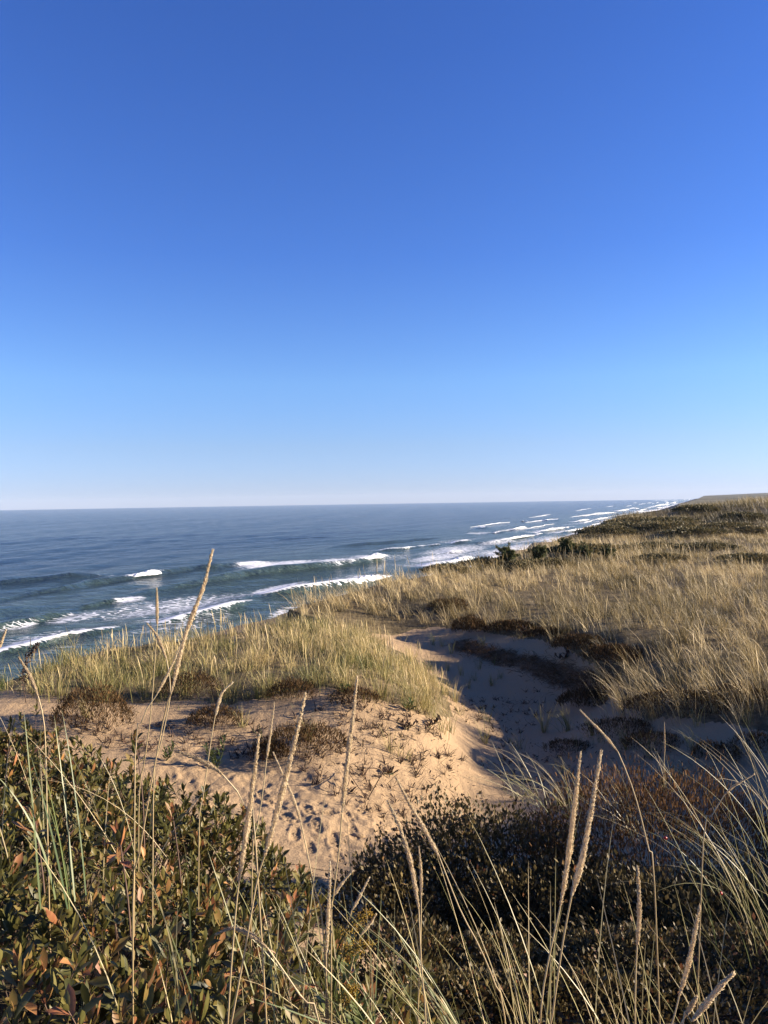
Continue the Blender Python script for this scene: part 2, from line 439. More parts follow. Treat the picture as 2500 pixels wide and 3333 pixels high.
def depth(x, y):
    q = warp(x, y).reshape(-1, 2); out = np.empty(len(q))
    for i in range(0, len(q), 20000):
        s = q[i:i + 20000]
        out[i:i + 20000] = tpsk(((s[:, None] - KW[None]) ** 2).sum(-1)) @ _W[:_n] + _W[_n] + s @ _W[_n + 1:]
    return out.reshape(np.shape(x))

def edge_x(y):
    return 0.42 * y - 10 + 2.0 * sstep(12.6, 15.2, y) * sstep(19, 16.8, y) + 1.1 * (vn(y * 0.35, y * 0 + 3.3, 5) - 0.5) * sstep(9, 14, y) + 3.0 * (vn(y * 0.02, y * 0 + 1.3, 9) - 0.5) * sstep(60, 150, y)

def height(x, y):
    x = np.asarray(x, float); y = np.asarray(y, float)
    xe = edge_x(y); off = x - xe
    xx = np.maximum(x, xe); yc = np.minimum(y, 100.0)
    xc = np.where(y > 100, np.minimum(xx - xe + edge_x(yc), 55), np.minimum(xx, 55 + 0 * xx))
    near = 20 - depth(xc, np.maximum(yc, -6))
    w = np.maximum(off, 0)
    farz = 16.8 + 2.2 * fbm(x * 0.012, y * 0.006, 4, 3) + sstep(300, 2500, y) * np.minimum(w, 420) * 0.030 + sstep(700, 2500, y) * 1.2
    b = sstep(92, 150, y)
    z = near * (1 - b) + farz * b
    rough = sstep(14, 30, y)
    z = z + 0.09 * fbm(x * 1.1, y * 1.1, 3, 1) + 0.05 * fbm(x * 3.3, y * 3.3, 3, 17) * sstep(16, 13, y) + rough * 0.5 * fbm(x * 0.22, y * 0.22, 3, 2)
    bl = z + np.minimum(off, 0) * 0.66 - 0.25 * np.exp(-np.abs(off) * 1.2) * (off < 1.5)
    beach = 0.045 * (off + 60)
    return np.where(off < 0, np.maximum(bl, beach), z)

def ground_at(px, py):
    """where the ray of a photograph pixel meets the ground"""
    d = ray(px, py)
    t = np.concatenate([np.arange(0.8, 30, 0.03), np.arange(30, 140, 0.25)])
    P = EYE + d[None] * t[:, None]
    below = P[:, 2] < height(P[:, 0], P[:, 1])
    i = int(np.argmax(below)) if below.any() else len(t) - 1
    return P[i]

def gpoly(pts): return np.array([ground_at(a, b)[:2] for a, b in pts])

# areas of cover (outlined on the ground)
MOUND = np.vstack([gpoly([(140,2262),(330,2292),(480,2290),(600,2280),(760,2296),(900,2262),(1060,2238),(1150,2262),(1260,2290),(1400,2345),(1478,2335),(1470,2290),(1430,2230),(1370,2165),(1300,2120),(1230,2090)]), [(-0.3,15.3),(-1.8,15.4),(-3.2,14.5),(-4.8,12.6),(-6.2,10.6)]])
PLATEAU = np.vstack([[(2.0,29.5),(-1.2,23.4),(-3.0,19.6),(-2.7,17.4),(-1.5,15.6),(-0.7,16.0),(-0.3,17.6)], gpoly([(1345,2050),(1420,2040),(1490,2050),(1560,2052),(1750,2080),(1850,2118),(1930,2160),(1990,2215),(2010,2290),(2100,2345),(2280,2350),(2440,2370),(2560,2390)]), [(8.0,9.5),(12,8),(16,12),(30,40),(34,62),(15.8,60),(11.2,50),(2.9,30)]])
ROSE = np.array([(0.35,4.6),(0.2,5.6),(1.0,6.3),(1.9,6.6),(3.2,6.3),(3.4,4.6),(3.2,3.2),(1.6,3.2),(1.5,4.4)])
BAY = np.array([(-6,1.0),(-6,6.6),(-3.6,6.3),(-2.3,5.6),(-1.2,5.0),(-0.5,4.2),(-0.15,3.2),(-0.1,1.6),(-0.5,0.9)])

def cover(x, y):
    c = inside(MOUND, x, y) * 0.62 + inside(PLATEAU, x, y) * 0.95 + inside(ROSE, x, y) * 0.8 + inside(BAY, x, y) * 0.9
    off = x - edge_x(y)
    c = np.where((y > 55) & (off > 0), 0.9, c)
    c = np.where((x > 4.5) & (y < 8) , 0.75, c)
    return np.clip(c, 0, 1)

SCARP = [(1500,2105),(1580,2128),(1660,2150),(1760,2178),(1850,2208),(1930,2228),(2000,2248)]
scarp_w = np.array([ground_at(a, b) for a, b in SCARP])
def soil_mask(x, y):
    m = np.full(np.shape(x), 99.0)
    for a, b in zip(scarp_w[:-1], scarp_w[1:]):
        ab = b[:2] - a[:2]; t = np.clip(((x - a[0]) * ab[0] + (y - a[1]) * ab[1]) / (ab @ ab), 0, 1)
        m = np.minimum(m, np.hypot(x - a[0] - t * ab[0], y - a[1] - t * ab[1]))
    return np.clip(1.05 - m / 0.40, 0, 1)

def grid_mesh(name, X, Y, Z, keep=None, **kw):
    ny, nx = X.shape
    V = np.stack([X, Y, Z], -1).reshape(-1, 3)
    i = np.arange(ny - 1)[:, None] * nx + np.arange(nx - 1)[None]
    F = np.stack([i, i + 1, i + 1 + nx, i + nx], -1).reshape(-1, 4)
    if keep is not None: F = F[keep.ravel()]
    x, y = V[:, 0], V[:, 1]
    off = x - edge_x(y)
    wet = sstep(-46, -56, off) * 0.9
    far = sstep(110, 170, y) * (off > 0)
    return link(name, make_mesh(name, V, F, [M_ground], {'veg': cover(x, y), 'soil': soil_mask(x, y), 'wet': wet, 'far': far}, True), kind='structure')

# footprints trodden into the sand of the path
PX0, PX1, PY0, PY1 = -2.7, 1.0, 6.3, 9.6
prints = []
for a, b, ang in [(1150,2712,-75),(1085,2740,-70),(1235,2700,-85),(1030,2690,-60),(1010,2770,-80),(1250,2752,-80),(1100,2790,-60),(940,2668,-55),(1000,2640,-50),(1130,2660,-70),(1300,2720,-85),(700,2585,-150),(690,2618,-40),(900,2630,-60),(1200,2770,-70),(960,2720,-75),(1060,2650,20),(1330,2690,-60),(860,2600,-60),(1180,2640,-100)]:
    p = ground_at(a, b); prints.append((p[0], p[1], R(ang) + random.uniform(-.3, .3)))
def sand_detail(x, y):
    edge = sstep(PX0, PX0 + .3, x) * sstep(PX1, PX1 - .3, x) * sstep(PY0, PY0 + .3, y) * sstep(PY1, PY1 - .3, y)
    z = 0.030 * fbm(x * 5, y * 5, 3, 21) + 0.016 * fbm(x * 14, y * 14, 2, 22)
    walk = np.exp(-(((y - 7.5 + 0.25 * x) / 0.9) ** 2))
    z = z * (0.5 + 1.3 * walk) + walk * 0.02 * (np.abs(fbm(x * 7, y * 7, 2, 29)) - .1)
    for (cx, cy, a) in prints:
        u = (x - cx) * math.cos(a) + (y - cy) * math.sin(a); v = -(x - cx) * math.sin(a) + (y - cy) * math.cos(a)
        wv = 0.050 - 0.006 * np.cos(u / 0.14 * 3.1) + 0.05 * u
        r = np.sqrt((u / 0.14) ** 2 + (v / np.maximum(wv, 0.02)) ** 2)
        sole = 1 - sstep(0.85, 1.05, r)
        rim = np.exp(-((r - 1.25) / 0.22) ** 2)
        tread = (np.sin(u / 0.034 * 2 * np.pi + np.abs(v) * 40) > 0) * 0.013
        z = z + sole * (-0.014 + tread) + rim * 0.007
    return z * edge

GS = 0.065
gx = np.arange(-14, 16.01, GS); gy = np.arange(-6, 30.01, GS)
GX, GY = np.meshgrid(gx, gy)
GZ = height(GX, GY)
GZ = GZ + soil_mask(GX, GY) * (0.30 * fbm(GX * 3.0, GY * 3.0, 4, 71) + 0.03)
def gz(x, y):
    """quick look-up of the near ground"""
    fx = np.clip((np.asarray(x) + 14) / GS, 0, len(gx) - 2); fy = np.clip((np.asarray(y) + 6) / GS, 0, len(gy) - 2)
    i = fx.astype(int); j = fy.astype(int); fx = fx - i; fy = fy - j
    return (GZ[j, i] * (1 - fx) + GZ[j, i + 1] * fx) * (1 - fy) + (GZ[j + 1, i] * (1 - fx) + GZ[j + 1, i + 1] * fx) * fy
inn = (GX > PX0 + .1) & (GX < PX1 - .1) & (GY > PY0 + .1) & (GY < PY1 - .1)
grid_mesh('ground', GX, GY, np.where(inn, GZ - 0.06, GZ))
fx_ = np.arange(PX0, PX1, 0.014); fy_ = np.arange(PY0, PY1, 0.014)
FX, FY = np.meshgrid(fx_, fy_)
grid_mesh('sand_path', FX, FY, gz(FX, FY) + 0.004 + sand_detail(FX, FY))

# further dunes, bluff, beach and the far coast, laid out along the shore
yy = np.concatenate([np.arange(29.8, 130, 0.5), 130 * 1.03 ** np.arange(0, 121)])
oo = np.concatenate([np.linspace(-68, -30, 12), np.linspace(-28, -2, 18), np.arange(-1.5, 45, 0.5), 45 * 1.09 ** np.arange(0, 44)])
OO, YY = np.meshgrid(oo, yy)
XX = OO + edge_x(YY)
ZZ = height(XX, YY)
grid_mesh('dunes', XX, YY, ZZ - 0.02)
yy = np.arange(-80, 30.1, 1.0); oo = np.concatenate([np.linspace(-68, -30, 12), np.linspace(-28, -6, 15)])
OO, YY = np.meshgrid(oo, yy); XX = OO + edge_x(YY)
grid_mesh('beach', XX, YY, height(XX, YY) - 0.05)

# ------------------------------------------------------------------ the sea
def sea_pt(px, py): return at_h(px, py, 20.0)[:2]
# crest lines: pixels, height, whitewater along (t0, t1) or None
WAVES = [
 ([(-60,2140),(0,2128),(84,2111),(207,2077),(371,2050)], 0.75, (0, 1)),
 ([(519,2037),(700,1995),(814,1965)], 0.7, (0, 1)),
 ([(-80,2060),(0,2043),(105,2022),(139,2013),(232,1997)], 0.95, None),
 ([(250,1977),(338,1959),(413,1950)], 0.7, None),
 ([(-60,1965),(42,1946),(211,1921),(295,1900),(359,1891),(498,1874),(633,1853),(700,1849),(763,1840),(830,1832)], 1.35, (0.47, 0.60)),
 ([(-60,1912),(0,1904),(127,1891),(232,1880),(300,1876)], 0.9, None),
 ([(490,1925),(523,1920),(696,1893),(784,1876),(911,1859),(1037,1847),(1092,1840),(1185,1828),(1262,1810)], 1.55, (0.76, 1)),
 ([(830,1949),(911,1940),(995,1929),(1080,1916),(1164,1904),(1268,1878)], 1.35, (0, 1)),
 ([(1228,1797),(1312,1790),(1350,1783)], 1.2, (0, 1)), ([(1350,1783),(1392,1778)], 0.9, (0.2, 0.9)),
 ([(1080,1784),(1101,1781),(1206,1771),(1392,1754),(1440,1750)], 1.4, None),
 ([(900,1757),(1000,1752),(1080,1750)], 0.9, None),
 ([(1371,1851),(1472,1839),(1548,1820)], 1.5, (0, 1)),
 ([(1400,1777),(1436,1773)], 1.0, (0, 1)), ([(1469,1770),(1500,1768),(1530,1764)], 1.9, (0, 1)),
 ([(1540,1768),(1599,1766),(1671,1754),(1740,1743)], 1.3, (0.3, 1)), ([(1458,1799),(1508,1794)], 1.0, (0, 1)),
 ([(1600,1812),(1631,1806),(1707,1792),(1819,1774)], 0.9, (0, 1)), ([(1740,1773),(1780,1769)], 0.9, (0, 1)), ([(1790,1768),(1825,1762)], 0.9, (0, 1)),
 ([(1548,1722),(1588,1720)], 2.2, (0, 1)), ([(1635,1727),(1670,1725),(1711,1717)], 1.4, (0, 1)), ([(1613,1735),(1637,1732)], 1.6, (0, 1)),
 ([(1693,1699),(1722,1699)], 2.0, (0, 1)), ([(1740,1694),(1800,1696)], 1.2, (0, 1)), ([(1805,1695),(1830,1694)], 1.7, (0, 1)),
 ([(1744,1735),(1790,1726),(1870,1716)], 1.3, (0, 1)), ([(1745,1741),(1768,1738)], 1.2, (0, 1)), ([(1805,1737),(1888,1725),(1953,1718)], 1.1, (0, 1)),
 ([(1870,1699),(1917,1693)], 1.4, (0, 1)), ([(1888,1680),(1914,1679)], 1.7, (0, 1)), ([(1914,1677),(1960,1673),(2010,1669)], 1.6, (0, 1)),
 ([(1932,1691),(1982,1687)], 1.3, (0, 1)), ([(1961,1700),(1979,1696)], 1.6, (0, 1)), ([(1976,1693),(2027,1688)], 1.2, (0, 1)),
 ([(2005,1665),(2030,1662),(2052,1658)], 1.8, (0, 1)), ([(2052,1669),(2101,1666)], 1.5, (0, 1)), ([(2121,1649),(2150,1646),(2182,1642)], 2.2, (0, 1)),
 ([(2060,1657),(2080,1656)], 1.6, (0, 1)), ([(2074,1664),(2103,1659)], 1.4, (0, 1)), ([(2106,1669),(2150,1665)], 1.3, (0, 1)), ([(2135,1654),(2155,1653)], 2.0, (0, 1)), ([(2164,1639),(2176,1638)], 2.4, (0, 1)), ([(2188,1637),(2200,1636)], 2.6, (0, 1)),
]
SN = np.array([1.0, -0.42]) / math.hypot(1, 0.42)         # towards the land
WV = []
for pts, A, fo in WAVES:
    P = np.array([sea_pt(a, b) for a, b in pts]); far = np.hypot(*P.mean(0)) > 260
    WV.append((P, A * (0.68 if far else 1.0), fo))

def wave_profile(d, A):
    wf, wb = 1.15 * A + 0.25, 3.4 * A + 0.4
    return A * np.where(d > 0, np.exp(-(d / wf) ** 2), np.exp(-(d / wb) ** 2))

def line_coords(P, x, y):
    best = np.full(x.shape, 1e9); bd = np.zeros(x.shape); bt = np.zeros(x.shape); ov = np.zeros(x.shape)
    L = np.concatenate([[0], np.cumsum(np.linalg.norm(np.diff(P, axis=0), axis=1))])
    for k in range(len(P) - 1):
        ab = P[k + 1] - P[k]; l = np.linalg.norm(ab); u = ab / l
        n = np.array([u[1], -u[0]]); n = n if n @ SN > 0 else -n
        rx, ry = x - P[k][0], y - P[k][1]
        s = rx * u[0] + ry * u[1]; d = rx * n[0] + ry * n[1]
        sc = np.clip(s, 0, l); over = np.abs(s - sc)
        dist = np.hypot(over, d); m = dist < best
        best = np.where(m, dist, best); bd = np.where(m, d, bd); bt = np.where(m, L[k] + sc, bt)
        ov = np.where(m, over if k in (0, len(P) - 2) else 0, ov)
    return bd, bt / L[-1], ov, L[-1]

rr = np.concatenate([50 * 1.0055 ** np.arange(0, 425)])
rr = np.concatenate([rr, rr[-1] * 1.02 ** np.arange(1, 200)]); rr = rr[rr < 4600]
aa = np.radians(np.arange(-64, 26.1, 0.2))
AA, RR = np.meshgrid(aa, rr)
X, Y = RR * np.sin(AA), RR * np.cos(AA)
Z = np.zeros_like(X)
chop = sstep(3000, 300, RR)
for (lam, amp, ang, ph) in [(26, .16, 4, .3), (17, .10, -16, 1.1), (11, .07, 22, 2.2), (41, .22, -5, 4.0), (7.5, .05, -30, .8)]:
    dx, dy = math.cos(R(-22.8 + ang)), math.sin(R(-22.8 + ang))
    mod = 0.35 + 1.3 * vn(X * 0.013 + lam, Y * 0.013, int(lam))
    Z += amp * mod * np.sin((X * dx + Y * dy) / lam * 2 * np.pi + ph + 2.2 * fbm(X * 0.02, Y * 0.02, 2, 4)) * (0.4 + 0.6 * chop)
foam = np.zeros_like(X)
for P, A, fo in WV:
    m = (X > P[:, 0].min() - 45) & (X < P[:, 0].max() + 25) & (Y > P[:, 1].min() - 25) & (Y < P[:, 1].max() + 45)
    d, t, ov, L = line_coords(P, X[m], Y[m])
    d = d + 0.5 * (vn(X[m] * .15, Y[m] * .15, 8) - .5)
    tap = np.exp(-(ov / (2.5 * A + 1.0)) ** 2) * (0.35 + 0.65 * np.clip(np.minimum(t, 1 - t) * 5, 0, 1))
    Z[m] += wave_profile(d, A) * tap
    if fo:
        inr = sstep(fo[0] - .04, fo[0] + .04, t) * sstep(fo[1] + .04, fo[1] - .04, t) * np.exp(-(ov / 2.5) ** 2)
        trail = np.where(d < 0, np.exp(d / (9.0 * A)), np.exp(-(d / (1.0 * A)) ** 2))
        foam[m] = np.maximum(foam[m], inr * trail * 0.95)
pxs, pys = to_px(np.stack([X.ravel(), Y.ravel(), 0 * X.ravel()], 1))
FOAMY = [(930,1838,170,15,-2,1.0),(820,1836,70,11,0,.95),(1080,1832,120,12,-5,.9),(900,1922,110,20,-12,1.0),(780,1940,90,12,-5,.55),(560,1975,330,38,-8,.60),(250,2010,130,16,-10,.66),(420,1950,60,10,-6,.9),(60,2040,90,9,-12,.6),(200,2060,200,25,-12,.30),(600,2030,260,30,-10,.45),
         (1010,2000,110,30,-18,.95),(940,1990,80,20,-12,.75),(1080,1970,90,30,-25,.85),(1250,1930,110,22,-18,.7),(1480,1790,140,16,-6,.7),(1420,1815,110,14,-8,.8),(1560,1800,120,14,-6,.55),(1640,1795,90,16,-14,.85),(1500,1758,110,7,-4,.45),(1620,1765,90,7,-6,.6),(1750,1757,100,9,-8,.6),(1290,1812,100,12,-6,.45),(1560,1735,60,4,-3,.6),
         (1860,1745,90,6,-9,.7),(1800,1755,70,6,-9,.8),(1960,1705,60,4,-8,.7),(1720,1722,90,4,-4,.5),(1880,1705,70,3,-4,.5),(2050,1680,60,3,-8,.7),(2130,1660,60,3,-8,.7),(2180,1648,40,2,-6,.8)]
pxs = pxs.reshape(X.shape); pys = pys.reshape(X.shape)
for cx, cy, rx, ry, an, st in FOAMY:
    ca, sa = math.cos(R(an)), math.sin(R(an))
    u = ((pxs - cx) * ca + (pys - cy) * sa) / rx; v = (-(pxs - cx) * sa + (pys - cy) * ca) / ry
    foam = np.maximum(foam, st * np.exp(-(u * u + v * v) ** 1.5))
off = X - (0.42 * Y - 70)
foam = np.maximum(foam, 0.95 * sstep(-6 - 5 * vn(X * .05, Y * .05, 3), -1.5, off))
foam = np.maximum(foam, 0.25 * sstep(-40, -12, off) * (vn(X * .03, Y * .03, 31) > .35))
foam = np.maximum(foam, 0.6 * sstep(-120, -30, off) * sstep(500, 1200, RR) * vn(X * .02, Y * .02, 6))
shallow = sstep(-170, -10, off)
V = np.stack([X, Y, Z * sstep(2, -6, off)], -1).reshape(-1, 3)
nx = X.shape[1]
i = np.arange(X.shape[0] - 1)[:, None] * nx + np.arange(nx - 1)[None]
F = np.stack([i, i + 1, i + 1 + nx, i + nx], -1).reshape(-1, 4)
link('sea', make_mesh('sea', V, F, [M_sea], {'foam': foam.ravel(), 'shallow': shallow.ravel()}, True), kind='structure')

def whitewater(P, A, fo):
    L = np.concatenate([[0], np.cumsum(np.linalg.norm(np.diff(P, axis=0), axis=1))])
    dist = np.hypot(*P.mean(0)); ds = max(0.2, dist * 0.0014)
    s = np.arange(L[-1] * fo[0], L[-1] * fo[1] + ds, ds)
    c = np.stack([np.interp(s, L, P[:, 0]), np.interp(s, L, P[:, 1])], 1)
    tg = norm(np.gradient(c, axis=0)) if len(c) > 1 else np.array([[0., 1.]])
    n = np.stack([tg[:, 1], -tg[:, 0]], 1); n = n * np.sign(n @ SN)[:, None]
    k = 14
    q = np.linspace(0, 1, k)
    t = (s - s[0]) / max(s[-1] - s[0], 1e-6)
    size = np.clip(np.minimum(t * 2.6, (1 - t) * 3.2), 0.1, 1) ** .8 * (0.45 + 0.55 * vn(s * .12, s * 0, 3) + 0.4 * vn(s * 1.1, s * 0 + 5, 3))
    c = c + n * ((vn(s * 0.12, s * 0 + 7, 2) - 0.5) * 1.6 * A)[:, None]
    d = (-0.8 * A + q[None, :] * 2.0 * A) * size[:, None]
    z = wave_profile(d, A) * size[:, None]
    bump = np.sin(np.pi * q) ** 0.6
    nz = vn(s[:, None] * 1.4 / max(A, .5) + 11, q[None] * 4.0 + 0 * s[:, None], 5) * 0.6 + vn(s[:, None] * 3.1, q[None] * 8 + 0 * s[:, None], 6) * 0.4
    z = z + bump[None] * A * (0.0 + 0.46 * nz ** 1.3) * size[:, None] - 0.12 * (1 - bump)[None]
    d = d + (nz - .5) * 0.9 * A
    X_ = c[:, None, 0] + n[:, None, 0] * d; Y_ = c[:, None, 1] + n[:, None, 1] * d
    V = np.stack([X_, Y_, z + 0.05], -1).reshape(-1, 3)
    i = np.arange(len(s) - 1)[:, None] * k + np.arange(k - 1)[None]
    return V, np.stack([i, i + 1, i + 1 + k, i + k], -1).reshape(-1, 4)

BREAK = {0: 'white foaming breaker nearest the beach at the far left, behind the grass tips', 1: 'thin white breaker crossing behind the tallest seed stalk, just above the grassy mound',
         4: 'short white cap on a green wave, between tallest stalk and left edge of the sea', 6: 'white curling end of the long smooth green wave', 7: 'broad thick white breaker ending just left of the grassy bluff edge',
         8: 'white breaker standing just behind the end of the long green wave', 12: 'white breaker rolling in closest to the dark shrubs on the bluff', 14: 'peaked white wave crest standing alone midway along the surf', 17: 'long white shore break washing up to the strip of bare beach', 15: 'long low white breaker running right of the peaked crest'}
acc = Acc()
# the many long thin lines of the far surf, lying parallel to the beach
rs = np.random.default_rng(12)
u0 = np.array([0.42, 1.0]) / math.hypot(.42, 1)
for o0 in (-9, -24, -43, -64, -90):
    y = 430 + rs.uniform(0, 200)
    while y < 4200:
        L = rs.uniform(60, 190) * (.5 + y / 1500); o_ = o0 * (1 + y / 3500) + rs.normal(0, 3)
        tt = np.linspace(0, 1, 9); ys_ = y + tt * L
        P = np.stack([0.42 * ys_ - 70 + o_ + rs.normal(0, 1.1, 9) + rs.uniform(-.06, .06) * L * tt, ys_], 1)
        if not (o0 < -40 and rs.uniform() < .45): WV.append((P, rs.uniform(.16, .34) * (1 + y / 2200), (0, 1)))
        y += L * rs.uniform(1.02, 1.6) + 15
for k, (P, A, fo) in enumerate(WV):
    if not fo: continue
    V, F = whitewater(P, A, fo)
    if k in BREAK:
        b = np.array([*P[0], 0])
        link('breaking_wave', make_mesh('breaking_wave', V - b, F, [M_foam], None, True), None, tuple(b), label=BREAK[k], cat='breaking wave', group='white breakers rolling in to the beach')
    else: acc.add(V, F)
link('surf_foam', acc.mesh('surf_foam', M_foam, smooth=True), kind='stuff')

# ------------------------------------------------------------------ grass that nobody could count
def spread(poly, n, rng=RNG, keep=None):
    poly = np.asarray(poly); lo = poly.min(0); hi = poly.max(0); out = []; got = 0
    for _ in range(60):
        p = rng.uniform(lo, hi, (n * 2, 2)); p = p[inside(poly, p[:, 0], p[:, 1])]
        if keep is not None: p = p[keep(p) > rng.uniform(0, 1, len(p))]
        out.append(p); got += len(p)
        if got >= n: break
    return np.concatenate(out)[:n]

def clumped(poly, clumps, per, L, lean, mat_tint, width, seg, az0, azs, spread_r, keep=None, rng=RNG, jit=0.12, fan=0.0):
    c = spread(poly, clumps, rng, keep)
    n = len(c)
    c = c + rng.normal(0, jit, c.shape)
    cl = rng.uniform(0.45, 1.3, n); ct = mat_tint(c, rng); ca = az0 + rng.normal(0, azs, n)
    i = np.repeat(np.arange(n), per)
    r = np.abs(rng.normal(0, spread_r, len(i))); a = rng.uniform(0, 2 * np.pi, len(i))
    x = c[i, 0] + r * np.cos(a); y = c[i, 1] + r * np.sin(a)
    near = (y < 29.5)
    z = np.where(near, gz(x, y), 0)
    if (~near).any(): z[~near] = height(x[~near], y[~near])
    ln = L * cl[i] * rng.uniform(0.45, 1.1, len(i))
    az = ca[i] + rng.normal(0, 0.8, len(i))
    if fan:
        m = rng.uniform(0, 1, len(i)) < fan; az = np.where(m, math.pi / 2 - a, az)
    le = np.abs(rng.normal(lean[0], lean[1], len(i))); cu = np.abs(rng.normal(lean[2], lean[3], len(i)))
    t = np.clip(ct[i] + rng.normal(0, 0.17, len(i)), 0, 1)
    return blades(np.stack([x, y, z - 0.03], 1), ln, az, le, cu, width * rng.uniform(0.7, 1.3, len(i)), seg, rng, t)

LEFT = -math.pi / 2
def straws(poly, n, L, keep=None, thick=0.010, rng=RNG, tint=(.6, 1)):
    """seed stalks too many and too small to take one by one: a thin stem, thicker in its upper third"""
    c = spread(poly, n, rng, keep); n = len(c)
    z = np.where(c[:, 1] < 29.5, gz(c[:, 0], c[:, 1]), height(c[:, 0], c[:, 1]))
    az = LEFT + rng.normal(0, 1.3, n); le = np.abs(rng.normal(.06, .09, n)); cu = np.abs(rng.normal(.12, .14, n)); Ls = L * rng.uniform(.6, 1.15, n)
    tt = rng.uniform(*tint, n)
    V, F, T = blades(np.stack([c[:, 0], c[:, 1], z], 1), Ls, az, le, cu, np.full(n, thick), 8, rng, tt, twist=.5)
    V = V.reshape(n, 9, 2, 3); mid = V.mean(2, keepdims=True)
    prof = np.array([.35, .3, .3, .3, .3, .8, 1.1, 1.0, 1.0]) / np.array([.75, 1, .97, .9, .8, .66, .5, .4, 1.])
    V = mid + (V - mid) * prof[None, :, None, None]
    return V.reshape(-1, 3), F, T

a = Acc()
gap = lambda p: np.clip(0.06 + 1.6 * (fbm(p[:, 0] * 1.3, p[:, 1] * 1.3, 3, 40) + .16), 0, 1)
mt = lambda c, r: np.clip(.58 + .9 * fbm(c[:, 0] * 1.1, c[:, 1] * 1.1, 3, 44) + r.normal(0, .13, len(c)), .12, .85)
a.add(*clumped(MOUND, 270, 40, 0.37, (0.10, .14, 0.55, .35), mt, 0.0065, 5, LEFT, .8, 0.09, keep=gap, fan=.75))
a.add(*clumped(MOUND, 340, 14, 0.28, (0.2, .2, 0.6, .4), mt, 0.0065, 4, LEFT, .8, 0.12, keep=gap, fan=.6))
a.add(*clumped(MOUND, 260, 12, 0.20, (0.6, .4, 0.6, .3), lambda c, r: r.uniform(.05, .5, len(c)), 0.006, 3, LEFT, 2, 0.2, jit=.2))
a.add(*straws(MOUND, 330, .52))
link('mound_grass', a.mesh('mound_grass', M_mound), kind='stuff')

def dens(p):
    return np.clip(0.3 + 1.4 * (fbm(p[:, 0] * .5, p[:, 1] * .35, 3, 50) + .18), 0, 1)
def ptint(c, r):
    return np.clip(0.55 + 1.1 * fbm(c[:, 0] * .45, c[:, 1] * .3, 3, 60) + .5 * fbm(c[:, 0] * 1.6, c[:, 1] * 1.1, 2, 62) + r.normal(0, .15, len(c)), .05, 1)
VIEWP = PLATEAU
def band(y0, y1):
    return lambda p: ((p[:, 1] >= y0) & (p[:, 1] < y1)) * dens(p)
a = Acc()
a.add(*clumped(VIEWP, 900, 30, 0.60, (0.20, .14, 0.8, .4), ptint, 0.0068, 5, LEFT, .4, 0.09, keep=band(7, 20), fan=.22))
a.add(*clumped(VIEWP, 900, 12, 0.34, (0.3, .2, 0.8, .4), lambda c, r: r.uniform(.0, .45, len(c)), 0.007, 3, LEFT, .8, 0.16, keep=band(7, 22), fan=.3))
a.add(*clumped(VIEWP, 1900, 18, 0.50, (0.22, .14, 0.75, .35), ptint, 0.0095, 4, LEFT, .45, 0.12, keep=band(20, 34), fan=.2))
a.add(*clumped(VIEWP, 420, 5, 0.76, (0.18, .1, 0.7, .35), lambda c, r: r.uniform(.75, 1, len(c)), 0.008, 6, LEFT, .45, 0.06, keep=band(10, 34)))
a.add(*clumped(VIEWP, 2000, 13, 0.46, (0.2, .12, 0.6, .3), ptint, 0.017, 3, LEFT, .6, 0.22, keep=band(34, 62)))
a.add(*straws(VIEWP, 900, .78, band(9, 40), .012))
link('plateau_grass', a.mesh('plateau_grass', M_plateau), kind='stuff')

RISE = np.array([(2.9, 2.8), (3.4, 4.6), (4.3, 6.2), (5.6, 7.6), (7.0, 9.0), (11, 9.0), (11, 2.5), (6, 1.5)])
a = Acc()
a.add(*clumped(RISE, 420, 26, 0.46, (0.20, .14, 0.7, .4), ptint, 0.0068, 4, LEFT, .5, 0.10, jit=.08))
link('near_dune_grass', a.mesh('near_dune_grass', M_plateau), kind='stuff')

FARP = np.array([(15.0, 58), (18.2, 66), (21.5, 74), (27, 84), (60, 96), (62, 58), (34, 58)])
a = Acc()
a.add(*clumped(FARP, 2600, 10, 0.75, (0.2, .12, 0.5, .3), lambda c, r: np.clip(.42 + 1.1 * fbm(c[:, 0] * .2, c[:, 1] * .2, 3, 61), .05, .85), 0.028, 2, LEFT, .8, 0.4, keep=lambda p: 0.3 + 0.7 * (fbm(p[:, 0] * .2, p[:, 1] * .2, 3, 66) > -0.05)))
link('far_dune_grass', a.mesh('far_dune_grass', M_plateau), kind='stuff')

# roots and straw hanging from the little sand cliff
n = 3200
k = RNG.integers(0, len(scarp_w) - 1, n); t = RNG.uniform(0, 1, n)[:, None]
p = scarp_w[k] * (1 - t) + scarp_w[k + 1] * t
p[:, :2] += RNG.normal(0, .16, (n, 2)); p[:, 2] = gz(p[:, 0], p[:, 1])
V, F, T = blades(p, RNG.uniform(.06, .25, n), RNG.uniform(0, 6.3, n), RNG.uniform(.6, 1.6, n), RNG.uniform(.2, 1.2, n), np.full(n, .009), 3, tint=RNG.uniform(0.1, 1, n))
a = Acc(); a.add(V, F, T)
link('hanging_roots', a.mesh('hanging_roots', M_heath), kind='stuff')

